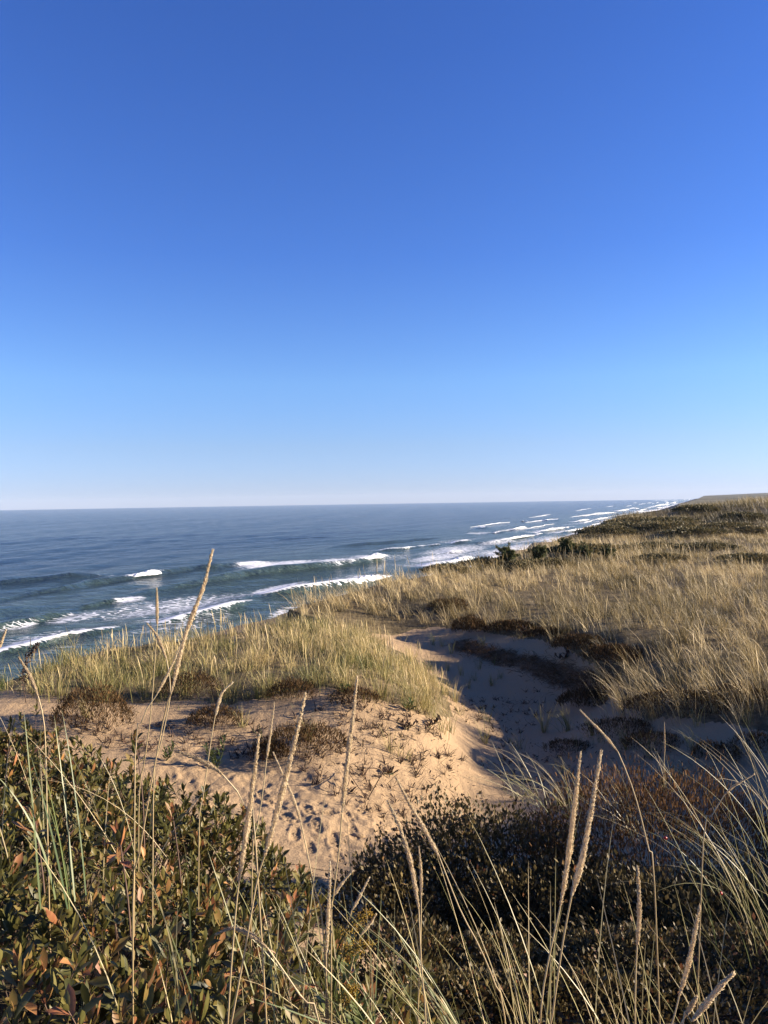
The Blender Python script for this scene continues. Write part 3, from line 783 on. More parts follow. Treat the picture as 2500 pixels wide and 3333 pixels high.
# ------------------------------------------------------------------ leaf shapes
def leaf_template(st=5, fold=0.25, cup=0.12, widest=0.62, ratio=0.17):
    V = []; 
    for i in range(st):
        t = i / (st - 1)
        w = ratio * (math.sin(math.pi * min(1, t ** (math.log(0.5) / math.log(widest)))) ** 0.8 if 0 < t < 1 else 0.06)
        zc = cup * t * t
        V += [(-w, t, zc + fold * w), (0, t, zc), (w, t, zc + fold * w)]
    F = []
    for i in range(st - 1):
        b = i * 3
        F += [(b, b + 1, b + 4, b + 3), (b + 1, b + 2, b + 5, b + 4)]
    return np.array(V), np.array(F)
LEAF_T = leaf_template(5)
LEAF_LO = leaf_template(4)
TINY_T = (np.array([(0, 0, 0), (-.32, .5, .1), (.32, .5, .1), (0, 1, .0)]), np.array([(0, 2, 3, 1)]))

# ------------------------------------------------------------------ bayberry bushes, lower left
BTOP = [(500,3300,1.7),(100,3200,1.8),(100,2700,3.2),(400,2900,2.8),(0,2350,5.3),(120,2370,5.2),(250,2450,4.9),(330,2470,4.8),(600,2580,4.5),(760,2640,4.4),(900,2720,4.0),(1010,2850,3.6),(1080,2960,3.2),(1140,3150,2.7),(1150,3333,2.3),(800,2900,3.4),(700,3100,2.4),(900,3250,2.2),(300,2650,3.8),(0,2900,2.4),(250,3050,2.2),(-200,2500,4.2),(-200,3000,2.2)]
BW = np.array([at(a, b, d) for a, b, d in BTOP])
def bush_z(x, y):
    q = np.stack([x, y], -1)
    d2 = ((q[:, None] - BW[None, :, :2]) ** 2).sum(-1) + 0.02
    w = 1 / d2 ** 1.6
    return (w * BW[None, :, 2]).sum(1) / w.sum(1)
BAYVIS = np.vstack([BW[[4, 5, 6, 7, 8, 9, 10, 11, 12, 13, 14], :2], [(0.12, 2.7), (0.2, 2.1), (0.0, 1.75), (-0.3, 1.35), (-1.8, 1.35), (-2.2, 1.9), (-3.1, 3.2), (-4.1, 5.2)]])

def sprig_leaves(tops, axes, per, size, rng, spacing=0.0065):
    n = len(tops); i = np.repeat(np.arange(n), per); k = np.tile(np.arange(per), n)
    az = k * 2.4 + rng.uniform(0, 6.3, n)[i] + rng.normal(0, .25, len(i))
    el = np.clip(0.25 + 0.95 * (k / per) ** 0.8 + rng.normal(0, .16, len(i)), 0.05, 1.7)   # angle from the shoot
    ax = axes[i]; ref = np.array([0.2, 0.9, 0.3])
    u = norm(np.cross(ax, ref)); v = np.cross(ax, u)
    rad = np.cos(az)[:, None] * u + np.sin(az)[:, None] * v
    d = np.cos(el)[:, None] * ax + np.sin(el)[:, None] * rad
    nr = norm(ax * np.sin(el)[:, None] - rad * np.cos(el)[:, None])
    sc = size * rng.uniform(0.45, 1.2, len(i)) * (0.7 + 0.5 * np.minimum(k / 4, 1))
    pos = tops[i] - ax * (k * spacing)[:, None]
    return frames(d, nr), pos, sc, i, k

shrubs = [('bayberry bush with reddish leaf tips filling the bottom left corner', (-1.0, 1.9)), ('dense bayberry bush of dark green leaves between the corner bush and bare sand', (-1.15, 3.3)),
          ('far part of the bayberry thicket, small dark leaves against the sand at left edge', (-2.4, 5.0)), ('bayberry bush with green leaves at the foot of two big seed stalks', (-0.35, 2.9))]
cen = np.array([s[1] for s in shrubs])
pts = np.concatenate([spread(BAYVIS, 1650), spread(BAYVIS, 700, keep=lambda p: (p[:, 1] > 3.3) * 1.0), spread(BAYVIS, 350, keep=lambda p: (p[:, 1] < 2.8) * 1.0)])
zt = bush_z(pts[:, 0], pts[:, 1]) + RNG.normal(-0.02, .06, len(pts)) + .02 * sstep(3.6, 5, pts[:, 1]) + 0.10 * (fbm(pts[:, 0] * 3, pts[:, 1] * 3, 2, 70))
ztop = np.stack([pts[:, 0], pts[:, 1], np.maximum(zt, gz(pts[:, 0], pts[:, 1]) + .05)], 1)
axes = norm(np.stack([RNG.normal(.12, .28, len(pts)), RNG.normal(-.12, .28, len(pts)), np.ones(len(pts))], 1))
own = np.argmin(((pts[:, None] - cen[None]) ** 2).sum(-1), 1)
leaf_meshes = [make_mesh('leaf', LEAF_T[0] * s, LEAF_T[1], [M_leaf_one], None, True) for s in (1.0,)]
lt2 = leaf_template(5, .5, -.28, .68, .18); leaf_meshes.append(make_mesh('leaf', lt2[0], lt2[1], [M_leaf_one], None, True))
lt3 = leaf_template(5, .15, .42, .6, .15); leaf_meshes.append(make_mesh('leaf', lt3[0], lt3[1], [M_leaf_one], None, True))
for si, (lab, c0) in enumerate(shrubs):
    m = own == si
    tops = ztop[m]; ax = axes[m]
    b = np.array([tops[:, 0].mean(), tops[:, 1].mean(), 0]); b[2] = gz(b[0], b[1])
    rt = root('bayberry_bush', b, lab, 'bush', 'bayberry bushes along the edge of the sand')
    size = 0.051
    Fr, pos, sc, ii, kk = sprig_leaves(tops, ax, 15, size, RNG)
    dist = np.linalg.norm(pos - EYE, axis=1)
    sprig_red = RNG.uniform(0, 1, len(tops)) ** 1.6
    tint = np.clip(0.30 + .45 * sprig_red[ii] * RNG.uniform(.3, 1.25, len(ii)) + RNG.normal(0, .10, len(ii)) + 0.16 * (kk < 4) * RNG.uniform(0, 1, len(ii)) + .12 * (dist < 2.6), 0, 1)
    # the largest visible leaves, near the tips of the nearest shoots, are objects of their own
    px, py = to_px(pos)
    cand = np.where((px > 0) & (px < 2500) & (py > 2250) & (py < 3330) & (kk < 9))[0]
    cand = cand[np.argsort(dist[cand] / sc[cand])][:240]
    single = np.zeros(len(pos), bool); single[cand] = True
    for j in cand:
        o = bpy.data.objects.new('leaf', leaf_meshes[j % 3]); COL.objects.link(o); o.parent = rt
        M4 = np.eye(4); M4[:3, :3] = Fr[j] * sc[j]; M4[:3, 3] = pos[j] - b
        o.matrix_local = Matrix(M4.tolist())
    r_ = ~single
    a = Acc(); kind = RNG.integers(0, 3, len(pos))
    for q, T_ in enumerate((LEAF_T, lt2, lt3)):
        w_ = r_ & (kind == q)
        V, F = scatter(T_[0], T_[1], Fr[w_], pos[w_], sc[w_]); a.add(V, F, np.repeat(tint[w_], len(T_[0])))
    link('foliage', a.mesh('foliage', M_leaf, b, True), rt, kind='stuff')
    a = Acc()
    for q in range(len(tops)):
        L = RNG.uniform(.25, .5); e = tops[q] - ax[q] * L + np.array([RNG.normal(0, .03), RNG.normal(0, .03), 0])
        V, F = tube(smooth_path([tops[q], tops[q] - ax[q] * .12, e], 4), np.array([.0012, .002, .0028, .0035]), 4)
        a.add(V, F, RNG.uniform(0, 1))
    link('twigs', a.mesh('twigs', M_twig, b), rt, kind='stuff')

def sprig(px, py, dist, ht, n, label, size=.05, name='bayberry_shoot'):
    tp = at(px, py, dist); bs = np.array([tp[0] + .03, tp[1], tp[2] - ht])
    rt = root(name, bs, label, 'shoot')
    pth = smooth_path([bs, bs + (tp - bs) * .5 + np.array([.012, 0, 0]), tp], 8)
    V, F = tube(pth, np.linspace(.004, .0018, 8), 5); a = Acc(); a.add(V, F, .6)
    link('stem', a.mesh('stem', M_twig, bs, True), rt)
    Fr, pos, sc, ii, kk = sprig_leaves(tp[None], np.array([norm(np.array([.05, -.1, 1.0]))]), n, size, RNG, .008)
    for j in range(n):
        o = bpy.data.objects.new('leaf', leaf_meshes[j % 3]); COL.objects.link(o); o.parent = rt
        M4 = np.eye(4); M4[:3, :3] = Fr[j] * sc[j]; M4[:3, 3] = pos[j] - bs
        o.matrix_local = Matrix(M4.tolist())
sprig(440, 2395, 3.4, .55, 20, 'single upright bayberry shoot standing above the bush against bare sand', .055)
sprig(385, 2700, 2.3, .5, 16, 'large leafy bayberry shoot poking out of the bush beside a pale seed stalk', .055)
sprig(110, 2640, 2.4, .5, 16, 'bayberry shoot with drooping purplish leaves near the left edge of photo', .055)
sprig(560, 2640, 2.9, .5, 16, 'bayberry shoot of dark green leaves at the upper rim of the bush', .05)

# ------------------------------------------------------------------ rose bushes and heather mounds, lower right
def foliage_mound(name, label, cat, ctr, rad, top, n, mat, tmpl, size, tintf, group=None, stems=40, hips=(), up=.35, rough=.5, spray=0, hipn='rose_hip'):
    """a low bush: leaves through a dome, stems below"""
    b = np.array([ctr[0], ctr[1], gz(ctr[0], ctr[1]) if ctr[1] < 29 else float(height(ctr[0], ctr[1]))])
    rt = root(name, b, label, cat, group)
    H = top - b[2]
    u = RNG.uniform(0, 1, (n, 2)); th = u[:, 0] * 6.283; r = np.sqrt(u[:, 1])
    x = r * np.cos(th); y = r * np.sin(th)
    lump = 1 - rough / 2 + rough * (0.65 * vn(x * 2.6 + ctr[0] * 7, y * 2.6 + ctr[1] * 5, 12) + .35 * vn(x * 7 + ctr[0] * 7, y * 7 + ctr[1] * 5, 14))
    lump = lump + rough * .35 * (RNG.uniform(0, 1, n) ** 6)
    zz = np.sqrt(np.clip(1 - (r * .96) ** 2, 0, 1)) * lump
    shell = 1 - np.abs(RNG.normal(0, .22, n))
    shell = np.where(RNG.uniform(0, 1, n) < .35, RNG.uniform(.12, 1, n), shell)
    if spray:
        g_ = np.arange(n) // spray * spray; x, y, zz, lump, shell = (v[g_] for v in (x, y, zz, lump, shell))
    p = np.stack([ctr[0] + x * rad[0] * lump, ctr[1] + y * rad[1] * lump, b[2] + .02 + H * zz * np.clip(shell, .1, 1)], 1)
    if spray: p = p + RNG.normal(0, size * 1.1, p.shape)
    d = norm(np.stack([x, y, zz * .9 + up], 1) + RNG.normal(0, .55, (n, 3)))
    nr = norm(np.stack([x * .4, y * .4, 1 + 0 * x], 1) + RNG.normal(0, .5, (n, 3)))
    sc = size * RNG.uniform(.6, 1.25, n)
    V, F = scatter(tmpl[0], tmpl[1], frames(d, nr), p, sc)
    ti = tintf(n)
    if spray: ti = .6 * ti[g_] + .4 * ti
    a = Acc(); a.add(V, F, np.repeat(np.clip(ti, 0, 1), len(tmpl[0])))
    link('foliage', a.mesh('foliage', mat, b), rt, kind='stuff')
    a = Acc()
    for q in range(stems):
        j = RNG.integers(0, n); e = p[j]; s = b + np.array([(e[0] - b[0]) * .35, (e[1] - b[1]) * .35, 0])
        V, F = tube(smooth_path([s, (s + e) / 2 + np.array([0, 0, .06 * H]), e], 5), np.linspace(.006, .002, 5) * (1 if H < 2 else 2), 4)
        a.add(V, F, RNG.uniform(0, .7))
    if stems: link('stems', a.mesh('stems', M_twig, b), rt, kind='stuff')
    for (px, py) in hips:
        dr = ray(px, py); c = EYE + dr * (ctr[1] - rad[1] * .75)
        V, F = ball(.011); 
        o = link(hipn, make_mesh(hipn, V, F, [M_hip], {'tint': RNG.uniform(0, 1, len(V))}, True), rt, tuple(c - b))
        a = Acc()
        for s in range(5):
            an = s * 1.257; V, F = tube([(0, 0, .009), (.006 * math.cos(an), .006 * math.sin(an), .02)], [.002, .0005], 4); a.add(V, F, .4)
        link('sepal', a.mesh('sepal', M_rose), o)
    return rt

def ball(r, n=8, m=6, sq=(1, 1, .9)):
    V = [(0, 0, -r * sq[2])]
    for i in range(1, m):
        a = math.pi * i / m - math.pi / 2
        V += [(r * math.cos(a) * math.cos(2 * math.pi * k / n) * sq[0], r * math.cos(a) * math.sin(2 * math.pi * k / n) * sq[1], r * math.sin(a) * sq[2]) for k in range(n)]
    V.append((0, 0, r * sq[2])); F3 = []; F4 = []
    for k in range(n):
        F3.append((0, 1 + (k + 1) % n, 1 + k)); F3.append((len(V) - 1, 1 + (m - 2) * n + k, 1 + (m - 2) * n + (k + 1) % n))
    for i in range(m - 2):
        for k in range(n):
            b = 1 + i * n; F4.append((b + k, b + (k + 1) % n, b + n + (k + 1) % n, b + n + k))
    return np.array(V), [np.array(F4), np.array(F3)]

rt_ = lambda n: RNG.beta(1.6, 3.0, n)
c1 = at(1560, 2760, 5.4); c2 = at(1330, 2830, 5.0); c3 = at(2260, 2960, 4.3); c4 = at(1800, 2900, 4.8)
ROSE_T = leaf_template(3, .3, .1, .5, .3)
foliage_mound('rose_bush', 'dark rose bush with small glossy leaves rising from the shaded hollow', 'bush', c1[:2], (.78, .6), at(1600, 2700, 5.4)[2], 11000, M_rose, ROSE_T, .034, rt_, 'rose bushes below the brown mound', 60, rough=1.0, spray=9)
foliage_mound('rose_bush', 'low dark rose bush spilling over the sand path at the bush group\'s near end', 'bush', c2[:2], (.5, .5), at(1330, 2880, 5.0)[2], 4500, M_rose, ROSE_T, .034, rt_, 'rose bushes below the brown mound', 40, rough=1.0, spray=9)
foliage_mound('rose_bush', 'rose bush with red hips under arching grass at lower right', 'bush', c3[:2], (.75, .6), at(2260, 2960, 4.3)[2], 11000, M_rose, ROSE_T, .034, rt_, 'rose bushes below the brown mound', 60, rough=1.0, spray=9, hips=[(2345,2908),(2362,3168),(2165,2728)])
foliage_mound('rose_bush', 'shadowed rose bush behind the pair of tall central seed stalks', 'bush', c4[:2], (.6, .5), at(1850, 2840, 5.0)[2], 9000, M_rose, ROSE_T, .034, rt_, 'rose bushes below the brown mound', 50, rough=1.0, spray=9)

for (px, py, d, rx, ry, tp, n_, lab) in [(1330, 3190, 3.6, .34, .3, 3060, 3200, 'sparse low rose bush at the bottom, left of the crossing long blades'), (1640, 3260, 3.5, .36, .3, 3120, 3200, 'low rose bush in deep shade at bottom centre behind the long blades'), (2030, 3260, 3.4, .4, .3, 3090, 3600, 'low shaded rose bush at the bottom behind the single upright head'), (1420, 3345, 3.1, .42, .22, 3225, 3000, 'shaded rose bush cut off by the bottom edge, left of the tall parallel stalks'), (1850, 3350, 3.1, .45, .22, 3215, 3200, 'shaded rose bush cut off by the bottom edge, below the tall parallel stalks'), (2220, 3350, 3.1, .4, .22, 3225, 3000, 'shaded rose bush cut off by the bottom edge, under the tilted head at right'), (2440, 3200, 3.4, .4, .35, 3060, 3600, 'rose bush in the bottom right corner under the arching clump')]:
    c = at(px, py, d)
    foliage_mound('rose_bush', lab, 'bush', c[:2], (rx, ry), at(px, tp, d)[2], n_, M_rose, ROSE_T, .026, rt_, 'rose bushes below the brown mound', 25)

SPIKE_T = (np.array([(-.06, 0, 0), (.06, 0, 0), (.05, .6, .0), (-.05, .6, .0), (0, 1, 0.0)]), np.array([(0, 1, 2, 3)]))
def heather(label, ctr, rad, top, n, size=.05, group='brown heather mounds on the sand', tl=0., th=1.):
    return foliage_mound('heather_mound', label, 'heather', ctr, rad, top, n, M_heath, SPIKE_T, size, lambda k: RNG.uniform(tl, th, k), group, 0, up=1.6)
hm = at(2140, 2760, 5.4)
heather('large rounded rusty brown heather mound between the central stalks and right hand grass', hm[:2], (1.0, .75), at(2120, 2535, 5.5)[2], 20000, .05, tl=.35)
for (px, py, rx, ry, ht, n, lab) in [
    (985, 2455, .48, .4, .30, 4200, 'dark brown heather cushion in the middle of the sunlit sand'),
    (300, 2375, .52, .35, .46, 5200, 'bushy brown heather clump at the left, between bluff edge grass and sand'),
    (700, 2365, .34, .25, .20, 2200, 'small heather patch on sand below the grassy mound'),
    (950, 2285, .32, .2, .28, 2200, 'dark heather cushion tucked under the grassy mound front'),
    (1160, 2296, .34, .2, .20, 1800, 'thin reddish heather patch at the front edge of grassy mound right half'),
    (880, 2475, .22, .2, .18, 1300, 'small dark heather tuft just left of the middle cushion'),
    (620, 2270, .4, .25, .32, 2400, 'dark heather under the grass front, left of centre'),
    (1530, 2062, .42, .3, .36, 2600, 'black rounded heather clump on the lip at left end of the sand cliff'),
    (1660, 2058, .6, .3, .24, 2800, 'rusty heather cap over the middle of the sand cliff lip'),
    (1790, 2082, .5, .3, .24, 2600, 'dark overhanging heather on the cliff lip, right of the rusty cap'),
    (1890, 2118, .55, .35, .28, 3000, 'brown heather bank on the cliff lip just right of the bare sand step'),
    (2000, 2155, .6, .4, .3, 3000, 'rusty heather bank at the right end of the sand cliff, under pale grass'),
    (2200, 2320, .8, .45, .28, 4200, 'dark shaggy heather bank below the pale right hand grass'),
    (2400, 2290, .6, .35, .22, 3000, 'brown heather strip above the small sunlit patch of sand at right'),
    (1905, 2300, .5, .3, .26, 2600, 'dark heather mat at the corner of the right hand bank, below leaning clumps'),
    (2030, 2395, .55, .3, .20, 2600, 'dark flat heather mat in shade below the bank corner'),
    (2130, 2440, .45, .3, .20, 2200, 'dark heather mat in shade above the large rusty mound'),
    (1850, 2450, .35, .22, .14, 1300, 'small dark heather patch at the shaded edge of the hollow floor'),
    (2330, 2480, .3, .25, .2, 1500, 'small grey heather cushion in shadow near the right edge'),
    (2470, 2460, .3, .25, .25, 1500, 'dark green heather cushion at the right edge below the sunlit sand'),
    (1460, 1990, .5, .3, .3, 2200, 'dark heather clump under the grass at left rim of the hollow'),
    ]:
    g = ground_at(px, py)
    heather(lab, (g[0], g[1]), (rx, ry), g[2] + ht, n, .05 if g[1] < 12 else .075, tl=0., th=.75)

# ------------------------------------------------------------------ shrubs and pines on the far dunes
SH = [(1500,1852,1.5,.55,0,'dark thicket crowning the bluff just above the white surf, left of the first pine'), (1455,1868,.9,.35,1,'low olive shrub at the seaward end of the dark thicket'), (1575,1850,1.0,.45,2,'brownish shrub filling the gap between the dark thicket and the first pine'),
 (1700,1855,1.1,.4,0,'dark low shrub between the first pine and the tallest little pine'), (1800,1850,1.0,.4,1,'olive shrub right of the tallest little pine, in dry grass'), (1868,1806,1.2,.55,0,'dark shrub behind the bushy small pine on the bluff edge'), (1935,1795,1.2,.4,2,'brownish scrub halfway between bluff pines and the far dune'),
 (1975,1742,2.2,.8,0,'dark shrub at the seaward foot of the far dune'), (2060,1735,2.4,.8,0,'broad dark shrub low on the shaded face of far dune, left part'), (2160,1732,2.4,.7,1,'olive shrub on the middle of the far dune face'), (2255,1742,2.2,.6,0,'dark shrub at the right foot of the shaded dune face'), (2070,1708,2.6,.6,2,'brownish scrub on the upper left of the far dune face'), (2180,1708,2.4,.5,0,'dark scrub below the crest, middle of the far dune'),
 (2360,1725,2.0,.5,1,'olive shrub on far dune inland of the shaded face'), (2445,1740,1.6,.5,2,'brownish shrub low on the dune at the right edge'), (2270,1668,2.2,.6,0,'rounded dark shrub standing on the crest of the far dune'), (2420,1690,2.0,.5,0,'dark shrub under the crest near the right edge'),
 (2120,1790,1.6,.4,1,'olive patch of scrub in the dry grass before the far dune'), (2300,1790,1.4,.4,0,'dark patch of scrub in dry grass before the far dune, right part'), (2150,1826,1.0,.3,2,'brownish scrub patch in the middle of the dry grass field'), (2440,1830,1.2,.35,1,'olive scrub patch in the field near the right edge')]
for q, (px, py, w, h, kd, lab) in enumerate(SH):
    g = ground_at(px, py)
    foliage_mound('dune_shrub', lab, 'shrub', (g[0], g[1]), (w, w * .8), g[2] + h * (1.05 if g[1] > 55 else .75), int(900 + 900 * w), M_shrub, TINY_T, .07 + .0013 * g[1], lambda n, kd=kd: RNG.beta(1.7, 1.7 + (kd == 0) * .8, n) + (.15 if kd == 2 else 0), 'shrubs on the bluff and far dune', 6)
PN = [(1650,1852,1.15,'stubby pine with one flat top standing alone on the bluff edge, first from the sea'), (1752,1842,1.05,'tallest little pine on the bluff edge, pointed crown'), (1722,1850,.5,'tiny pine at the foot of the tallest bluff pine'), (1845,1815,1.0,'bushy small pine on the bluff edge, second behind the tallest'), (1905,1830,.8,'round small pine set back in dry grass'), (1975,1830,.8,'narrow dark small pine furthest inland of the bluff pines'), (1895,1790,.42,'dark pine at the left foot of the far dune')]
for px, py, h, lab in PN:
    g = ground_at(px, py); h = h * g[1] / 36
    rt = root('pine_tree', g, lab, 'tree', 'small pines along the bluff edge')
    V, F = tube([g + (0, 0, -.1), g + (.02, 0, h * .5), g + (0, 0.01, h * .92)], [.05, .035, .012], 6); a = Acc(); a.add(V, F, .3)
    link('trunk', a.mesh('trunk', M_twig, g, True), rt)
    a = Acc(); a2 = Acc(); ctr = []
    cc = g + np.array([0, 0, h * .60])
    for k in range(70):
        v = norm(RNG.normal(0, 1, 3)); q_ = RNG.uniform(.3, 1.0) * (.75 + .5 * float(vn(np.array(v[0] * 2 + px), np.array(v[2] * 2), 3)))
        e = cc + v * np.array([.50, .45, .40]) * h * q_
        V, F = tube(smooth_path([g + np.array([0, 0, h * RNG.uniform(.25, .6)]), e], 3), [.014, .01, .006], 4); a2.add(V, F, .3)
        for s_ in (.7, .9, 1.0): ctr.append(cc * (1 - s_) + e * s_)
    link('branches', a2.mesh('branches', M_twig, g), rt)
    c = np.repeat(np.array(ctr), 26, 0); n = len(c)
    d = norm(RNG.normal(0, 1, (n, 3)) + np.array([0, 0, .6]))
    V, F = scatter(SPIKE_T[0], SPIKE_T[1], frames(d, RNG.normal(0, 1, (n, 3))), c, RNG.uniform(.6, 1.2, n) * .15 * h)
    a.add(V, F, np.repeat(np.clip(RNG.beta(2, 2.5, n), 0, 1), 5))
    link('crown', a.mesh('crown', M_pine, g), rt)

# ------------------------------------------------------------------ grass tufts one can count
def tuft(px, py, n, L, label, group, wid=.006, lean=(.15, .12, .5, .3), r=.05, az=None, azs=2.0, tint=(.3, .8), mat=None, g=None, seg=5):
    g = ground_at(px, py) if g is None else g
    rr_ = np.abs(RNG.normal(0, r, n)); an = RNG.uniform(0, 6.283, n)
    x = g[0] + rr_ * np.cos(an); y = g[1] + rr_ * np.sin(an)
    z = gz(x, y) - .02
    azz = (an if az is None else az) + RNG.normal(0, azs if az is not None else .6, n)
    if az is None: azz = math.pi / 2 - azz
    V, F, T = blades(np.stack([x, y, z], 1), L * RNG.uniform(.5, 1.1, n), azz, np.abs(RNG.normal(lean[0], lean[1], n)), np.abs(RNG.normal(lean[2], lean[3], n)), wid * RNG.uniform(.7, 1.25, n), seg, tint=np.clip(RNG.uniform(*tint, n), 0, 1))
    a = Acc(); a.add(V, F, T)
    return link('grass_tuft', a.mesh('grass_tuft', mat or M_mound, g), None, tuple(g), label=label, cat='grass tuft', group=group)

# on the shaded floor of the hollow: alike, thin and small
for (px, py, s_, lab) in [(1500,2200,.36,'in the middle of shaded hollow, taller than its neighbours'), (1525,2240,.28,'in the hollow directly below the tallest one'), (1560,2180,.30,'in the hollow right of the tallest one'), (1570,2105,.32,'at the cliff foot, left end of the sand cliff'), (1440,2105,.30,'high up in the hollow under the left rim grass'),
    (1600,2235,.30,'beside the dark round based tuft in the hollow'), (1610,2165,.28,'just under the sand cliff, right of the cliff end one'), (1470,2130,.28,'in the upper hollow, second under the left rim'), (1545,2215,.22,'small one between the tallest and the dark round based tuft'), (1460,2185,.25,'on the left slope of the hollow near the mound'), (1410,2100,.34,'at the very top of the hollow by the mound'), (1630,2210,.2,'smallest one, alone to the right on the hollow floor')]:
    tuft(px, py, 16, s_, 'thin grass tuft ' + lab, 'thin grass tufts in the shaded hollow', .0065, (.10, .10, .4, .25), .035, tint=(.1, .5))
g1 = 'separate grass tufts rooted in bare sand'
for args in [
    (1580,2420,34,.42,'spiky tuft of grey green grass at the shadow edge in the hollow mouth'),
    (1770,2385,46,.55,'wispy pale tuft growing alone on the shaded hollow floor'),
    (1600,2228,16,.22,'dark little tuft with a round base in the middle of the hollow'),
    (1320,2475,16,.34,'small upright tuft on the sunlit sand near the shadow edge'),
    (1270,2455,26,.42,'fuller straw tuft on sunlit sand beside the mound foot'),
    (1005,2410,40,.36,'fine pale tuft rising from the brown heather cushion on sunlit sand'),
    (790,2370,20,.32,'thin straw tuft beside the flat heather patch on sand'),
    (870,2470,22,.3,'bent pale tuft in the shadow left of the heather cushion'),
    (280,2335,34,.3,'short bright tuft on sand at the left of the brown heather tuft'),
    (1440,2385,22,.38,'reddish dry tuft on the sunlit ridge of sand, right end of mound'),
    (1380,2300,30,.5,'tall straw tuft at the right foot of the grassy mound'),
    (2270,2370,20,.42,'dry brown tuft standing in the small sunlit sand patch at right'),
    (1880,2430,18,.3,'low dark tuft on the shaded bank below the right hand grass'),
    (1950,2420,16,.3,'grey tuft on the shaded bank, next to the seed head that leans left'),
    (2440,2360,20,.35,'thin straw tuft on the sunlit sand at the right edge'),
    (1500,2330,14,.3,'single sparse tuft just inside the shadow below the mound')]:
    tuft(args[0], args[1], args[2], args[3], args[4], g1)
for (px, py, n_, L, az_, lab) in [(1690,2440,22,.34,None,'low dark tuft on the shaded slope between the hollow floor and rose bushes'), (1850,2380,44,.5,LEFT,'grey tuft at the foot of the right hand bank corner, leaning left'), (1930,2395,40,.45,LEFT,'dark matted tuft below the right hand bank, second from the corner'), (2040,2440,36,.42,LEFT,'matted dark tuft on the shaded bank above the rusty mound'), (2120,2470,30,.4,None,'stiff dark tuft on the shaded bank, right of the matted one'), (2200,2540,26,.36,None,'dark tuft in shade just behind the rusty heather mound right shoulder'), (2330,2590,26,.4,None,'sparse dark tuft in the shade at right, behind the arching clump'), (1830,2520,18,.3,None,'thin tuft in shade above the rose bushes, near the bent seed stem'), (1590,2350,22,.32,None,'sparse grey tuft in the middle of the hollow mouth'), (2260,2450,30,.4,LEFT,'brown tuft at the shadow edge under the small sunlit sand patch'), (1440,2260,30,.42,None,'shaded straw tuft on the mound flank facing the hollow'), (1400,2180,30,.42,None,'shaded tuft on the mound flank near the upper hollow'), (1465,2385,26,.36,None,'straw tuft on the shadow line below the mound right end')]:
    tuft(px, py, n_, L, lab, g1, .0065, (.2, .15, .7, .4), .07, az=az_, azs=.8, tint=(.1, .75))
# big clumps along the front of the mound and of the plateau
for args in [(130,2262,60,0.53,'fan shaped straw clump on the bluff edge at far left'), (185,2268,90,0.53,'dense straw clump second from the left on the bluff edge'), (330,2280,90,0.47,'mixed green clump above the brown heather tuft'), (470,2270,80,0.52,'straw clump rising behind the thin double seed stalk'), (600,2262,90,0.52,'greenish clump at the front of mound, under the tallest stalk head'), (740,2280,90,0.47,'green clump at the foot of the mound centre left'), (880,2262,90,0.47,'yellow green clump at the mound centre front'), (1010,2235,90,0.47,'dense clump with dark base at mound centre right'), (1120,2245,90,0.47,'pale clump overhanging the sand near the tall single stalk'), (1240,2275,100,0.47,'bright yellow clump near the mound right end'), (1340,2290,100,0.47,'bright straw clump at right end of the mound beside shadow')]:
    tuft(*args[:5], 'grass clumps along the front of the sunlit mound', .006, (.15, .12, .6, .3), .14, tint=(.25, .8))
for args in [(2030,2330,90,.9,'arching pale clump leaning left at the corner of the right hand bank'), (2120,2340,100,.9,'dense arching clump second along the right hand bank front'), (2220,2335,80,.85,'tall straight straw clump at the centre of the right hand bank'), (2330,2320,80,.8,'straw clump above the sunlit sand patch at right'), (2440,2310,80,.8,'pale clump at right edge above the sunlit sand'), (1960,2230,60,.7,'clump leaning over the right end of the sand cliff'), (2080,2240,70,.75,'bright clump behind the bank corner, pale arching blades'), (2200,2230,70,.75,'straw clump behind the bank centre'), (2340,2200,70,.8,'thick straw clump set back at right'), (2460,2180,70,.8,'straw clump set back at the right edge')]:
    tuft(*args[:5], 'grass clumps along the front of the right hand bank', .0065, (.22, .12, .8, .3), .16, az=LEFT, azs=.6, tint=(.45, 1.), mat=M_plateau)

# ------------------------------------------------------------------ foreground grass with blades of their own
BLADE_N = [0]
def clump(base, specs, label, az=LEFT, azs=.5, loc=None):
    """a near clump, every blade an object; specs: number, length, lean, curl, width, tint range"""
    b = np.asarray(base, float)
    rt = root('beach_grass_clump', b, label, 'beach grass', 'clumps of beach grass in the foreground')
    for (n, L, ln, cu, w, tn, r) in specs:
        an = RNG.uniform(0, 6.283, n); rr_ = np.abs(RNG.normal(0, r, n))
        P = np.stack([b[0] + rr_ * np.cos(an), b[1] + rr_ * np.sin(an), b[2] + 0 * an], 1)
        azz = az + RNG.normal(0, azs, n)
        Ls = L * RNG.uniform(.55, 1.1, n); le = np.abs(RNG.normal(ln, ln * .6, n)); cs = np.abs(RNG.normal(cu, cu * .5, n)); tt = RNG.uniform(*tn, n)
        for k in range(n):
            V, F, T = blades(P[k:k + 1], Ls[k:k + 1], azz[k:k + 1], le[k:k + 1], cs[k:k + 1], np.array([w * RNG.uniform(.7, 1.2)]), 9, tint=tt[k:k + 1], twist=.6)
            link('blade', make_mesh('blade', V - b, F, [M_blade], {'tint': T}, True), rt)
    return rt

